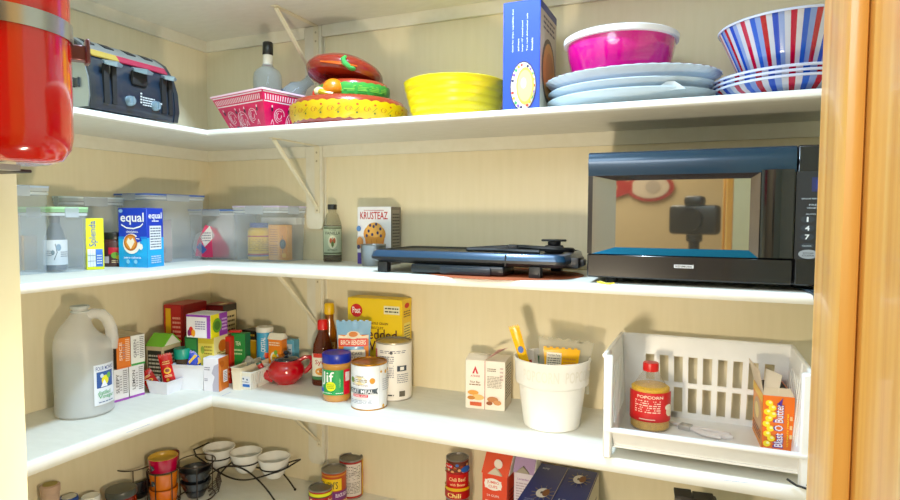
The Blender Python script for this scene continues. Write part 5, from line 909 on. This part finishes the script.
for k, lb in enumerate(('navy blue box with a bowl emblem, next to the lilac carton', 'navy blue box with a bowl emblem, right one of two')):
    q = P1+e1*wid*(k+1)-n1*D; u0, v0 = (.62, .38) if k == 0 else (.5, .76)
    T = [('r', 0, 0, 1, 1, '#1E2C68')]+[('l', [(u0+.1*math.cos(a), v0+.06*math.sin(a)), (u0+.36*math.cos(a), v0+.16*math.sin(a))], .012, '#8A7A5A') for a in [i*.52 for i in range(12)]]+[('e', u0, v0, .2, .09, '#E8E2D6'), ('e', u0+.1, v0+.01, .11, .07, '#7A4A2A'), ('e', u0-.03, v0, .04, .025, '#4A3A30'), ('r', .985, 0, 1, 1, '#B8A88A'), ('t', ['tasty', '12'][k], .3, .86 if k == 0 else .3, .25, .05, '#C8CCDC'), ('m', .2, .18, .5, .24, 2, '#8A90B0')]
    carton('coffee_pod_box', lb, (q.x, q.y, S4), ang, wid-.001, D, zh, '#1B2760', T=T, R=[('r', 0, 0, 1, 1, '#C8C0AC'), ('m', .1, .3, .9, .8, 6, '#5A5A60')], group='navy boxes on the bottom shelf', flaps=False)
# black electronic item near the right
c = hit(696, 494, 1, -.2); gh = c.z-S4-.07; t = thing('spice_grater', 'dark slotted plastic gadget, mostly below the frame', 'gadget', (c.x, c.y, S4), .1); b = MB(M('#1C1A18', .5)); b.box(-.04, -.02, 0, .04, .02, gh+.064, .004); b.build('gadget_body', t)
b = MB(M('#2A2622', .5)); b.box(-.042, -.021, gh+.064, -.008, .02, gh+.07, .001, seg=1); b.box(-.006, -.021, gh+.064, .034, .02, gh+.0675, .001, seg=1); b.box(-.03, -.0215, gh+.06, .03, .015, gh+.066)
b.build('ribs', t)
# ================================================================== DOORWAY
def extinguisher():
    x, y, zb = .9215, -1.172, 1.508; t = thing('fire_extinguisher', 'red fire extinguisher strapped to the doorway edge at left', 'extinguisher', (x, y, zb)); r = .055
    b = MB(M('#C8141C', .15, coat=.8)); b.lathe([(0, .002), (.035, 0), (.046, .004), (.053, .014), (r, .026), (r, .3), (.05, .325), (.035, .345), (.018, .356), (.016, .37)], seg=64, caps=(False, True)); b.build('cylinder', t)
    b = MB(M('#B9BCBE', .25, .9)); z0 = .109; b.lathe([(r+.0008, z0), (r+.0018, z0), (r+.0018, z0+.0155), (r+.0008, z0+.0155)], seg=64); b.build('strap', t)
    b = MB(M('#C9CCCC', .2, .9)); a = facing(x, y)-.12; cx, cy = (r+.004)*math.sin(a), -(r+.004)*math.cos(a); b.X = Matrix.Translation((cx, cy, z0+.008)) @ Matrix.Rotation(a, 4, 'Z'); b.box(-.007, -.003, -.009, .007, .003, .009, .001, seg=1); b.box(-.003, -.005, -.007, .003, -.002, .007, .0005, M('#E8DEC0', .3, .3), seg=1); b.build('buckle', t)
    b = MB(M('#A9A8AC', .3, .8)); b.box(-.063, -.014, .02, -.0555, .014, .3); b.box(-.06, -.01, -.006, .01, .01, -.001); b.build('wall_bracket', t)
    b = MB(M('#242226', .5)); b.box(-.05, -.03, -.0065, -.005, .03, -.0035, .001, seg=1); b.build('foot_plate', t)
    b = MB(M('#6E4A4E', .35, .6)); e = facing(x, y)+PI/2; b.X = Matrix.Rotation(facing(x, y), 4, 'Z'); b.box(.05, .0, .098, .068, .012, .112, .001, seg=1); b.box(.066, -.002, .096, .070, .014, .118, .001, seg=1); b.build('strap_hook', t)
    b = MB(M('#2A2A2C', .4, .4)); b.lathe([(.018, .368), (.02, .372), (.02, .39), (.012, .395)], seg=24, caps=(True, True)); b.box(-.01, -.09, .395, .01, .02, .402, .002); b.box(-.01, -.085, .415, .01, .02, .421, .002); b.build('valve', t)
    b = MB(M('#151515', .5)); b.tube([(.02, 0, .38), (.05, .02, .36), (.064, .03, .3), (.062, .03, .22)], .006); b.build('hose', t)
    m = lambda u, v, o: cyl_map(r+.0003, .172, .1, 1.6, 0)(u, v, o); printing(t, [('r', -.2, 0, .35, .6, '#D8B878'), ('m', -.1, .1, .3, .5, 5, '#6A4A2A')], cyl_map(r+.0003, .14, .1, 1.3, .6), 8)
extinguisher()
# camera on its tripod and the fish platter on the opposite wall: both show mirrored in the microwave door
cx, cy, cz = 1.448, -1.60, 1.452
t = thing('tripod', 'black camera tripod standing outside the pantry doorway', 'tripod', (cx, cy, 0)); b = MB(M('#17181A', .5)); b.lathe([(.014, .75), (.014, 1.33), (.02, 1.335), (.02, 1.365), (.03, 1.37), (.03, 1.395)], seg=16, caps=(True, True)); b.build('column', t)
for k in range(3):
    a = 2*PI*k/3-PI/2+.6; b = MB(M('#17181A', .5)); b.tube([(.02*math.cos(a), .02*math.sin(a), 1.18), (.12*math.cos(a), .12*math.sin(a), .6), (.21*math.cos(a), .21*math.sin(a), .008)], [.013, .011, .008]); b.build('leg', t)
b = MB(M('#202226', .45)); b.ball((0, 0, 1.195), .035); b.build('collar', t)
t = thing('digital_camera', 'black digital camera on the tripod outside the doorway', 'camera', (cx, cy, 1.396), .4); t.scale = (1.35, 1.2, 1.3); b = MB(M('#121316', .45)); b.box(-.072, -.02, 0, .072, .024, .088, .012); b.box(-.028, -.02, .084, .028, .024, .116, .012); b.build('camera_body', t)
b = MB(M('#0C0D10', .3)); ring = lambda yy, r: [(.0+r*math.cos(2*PI*k/24), yy, .045+r*math.sin(2*PI*k/24)) for k in range(24)]; b.loft([ring(.02, .034), ring(.035, .034)]); b.build('lens', t)
Pm = hit(650, 187, 1, -.2735); V = Vector((CAM[0], 2*-.2735-CAM[1], CAM[2])); FP = V+(Pm-V)*((-3.49-V.y)/(Pm.y-V.y))
t = thing('fish_platter', 'red and white fish shaped platter on the opposite wall', 'platter', (FP.x, -3.49, FP.z)); 
def fish(k, y0, y1):
    pts = []
    for i in range(30):
        a = -2.7+5.4*i/29; pts.append((k*.16*math.cos(a), k*.1*math.sin(a)))
    return pts+[(-.25*k, .08*k), (-.22*k, 0), (-.25*k, -.08*k)]
b = MB(M('#A83238', .3)); P = fish(1, 0, 0); b.prism(P, -.01, .012); b.build('platter_edge', t)
b = MB(M('#DCD0C0', .3)); b.prism([(u*.8, v*.78) for u, v in P[:30]], .012, .016); b.build('platter_middle', t)
b = MB(M('#B9B0A6', .3)); b.prism([(.05*math.cos(2*PI*i/20)+.02, .045*math.sin(2*PI*i/20)) for i in range(20)], .016, .019); b.build('painted_centre', t)
# ================================================================== LIGHT
def area(name, loc, size, power, col, target, sp=None):
    l = bpy.data.lights.new(name, 'AREA'); l.shape = 'DISK'; l.size = size; l.energy = power; l.color = col
    o = bpy.data.objects.new(name, l); C.objects.link(o); o.location = loc
    o.rotation_euler = (Vector(target)-Vector(loc)).to_track_quat('-Z', 'Y').to_euler(); return o
area('ceiling_light', (.9, -.62, 2.40), .12, 33, (.55, .77, 1.0), (.9, -.62, 0))
area('low_light', (1.2, -1.06, 1.10), .09, 8.5, (1.0, .84, .60), (.5, .0, 1.3))
area('upper_fill', (1.15, -1.04, 2.1), .3, 2.4, (.66, .82, 1.0), (.8, 0, 1.7))  # cool fill added to lift the upper shelf, not a fitted lamp
area('doorway_fill', (1.1, -1.95, 2.2), .8, 12, (.80, .90, 1.0), (.9, 0, 1.2))  # soft fill added outside, shining in through the doorway
area('room_fill', (.6, -2.8, 2.42), 1.4, 42, (1.0, .95, .86), (.6, -2.8, 0))  # unseen area light added to brighten the room mirrored in the microwave
w = bpy.data.worlds.new('world'); bpy.context.scene.world = w; w.use_nodes = True
w.node_tree.nodes['Background'].inputs[0].default_value = (.8, .86, .95, 1); w.node_tree.nodes['Background'].inputs[1].default_value = .4
# ================================================================== CAMERA
cd = bpy.data.cameras.new('camera'); cd.sensor_width = 36; cd.lens = F/900*36; cd.clip_start = .02
co = bpy.data.objects.new('camera', cd); C.objects.link(co)
mt = Matrix((R_, U_, -W_)).transposed().to_4x4(); mt.translation = CV; co.matrix_world = mt
sc = bpy.context.scene; sc.camera = co
sc.view_settings.view_transform = 'Standard'; sc.view_settings.exposure = -.28; sc.view_settings.look = 'None'
sc.view_settings.gamma = 1.12
sc.cycles.max_bounces = 8; sc.cycles.transparent_max_bounces = 24; sc.cycles.use_denoising = True
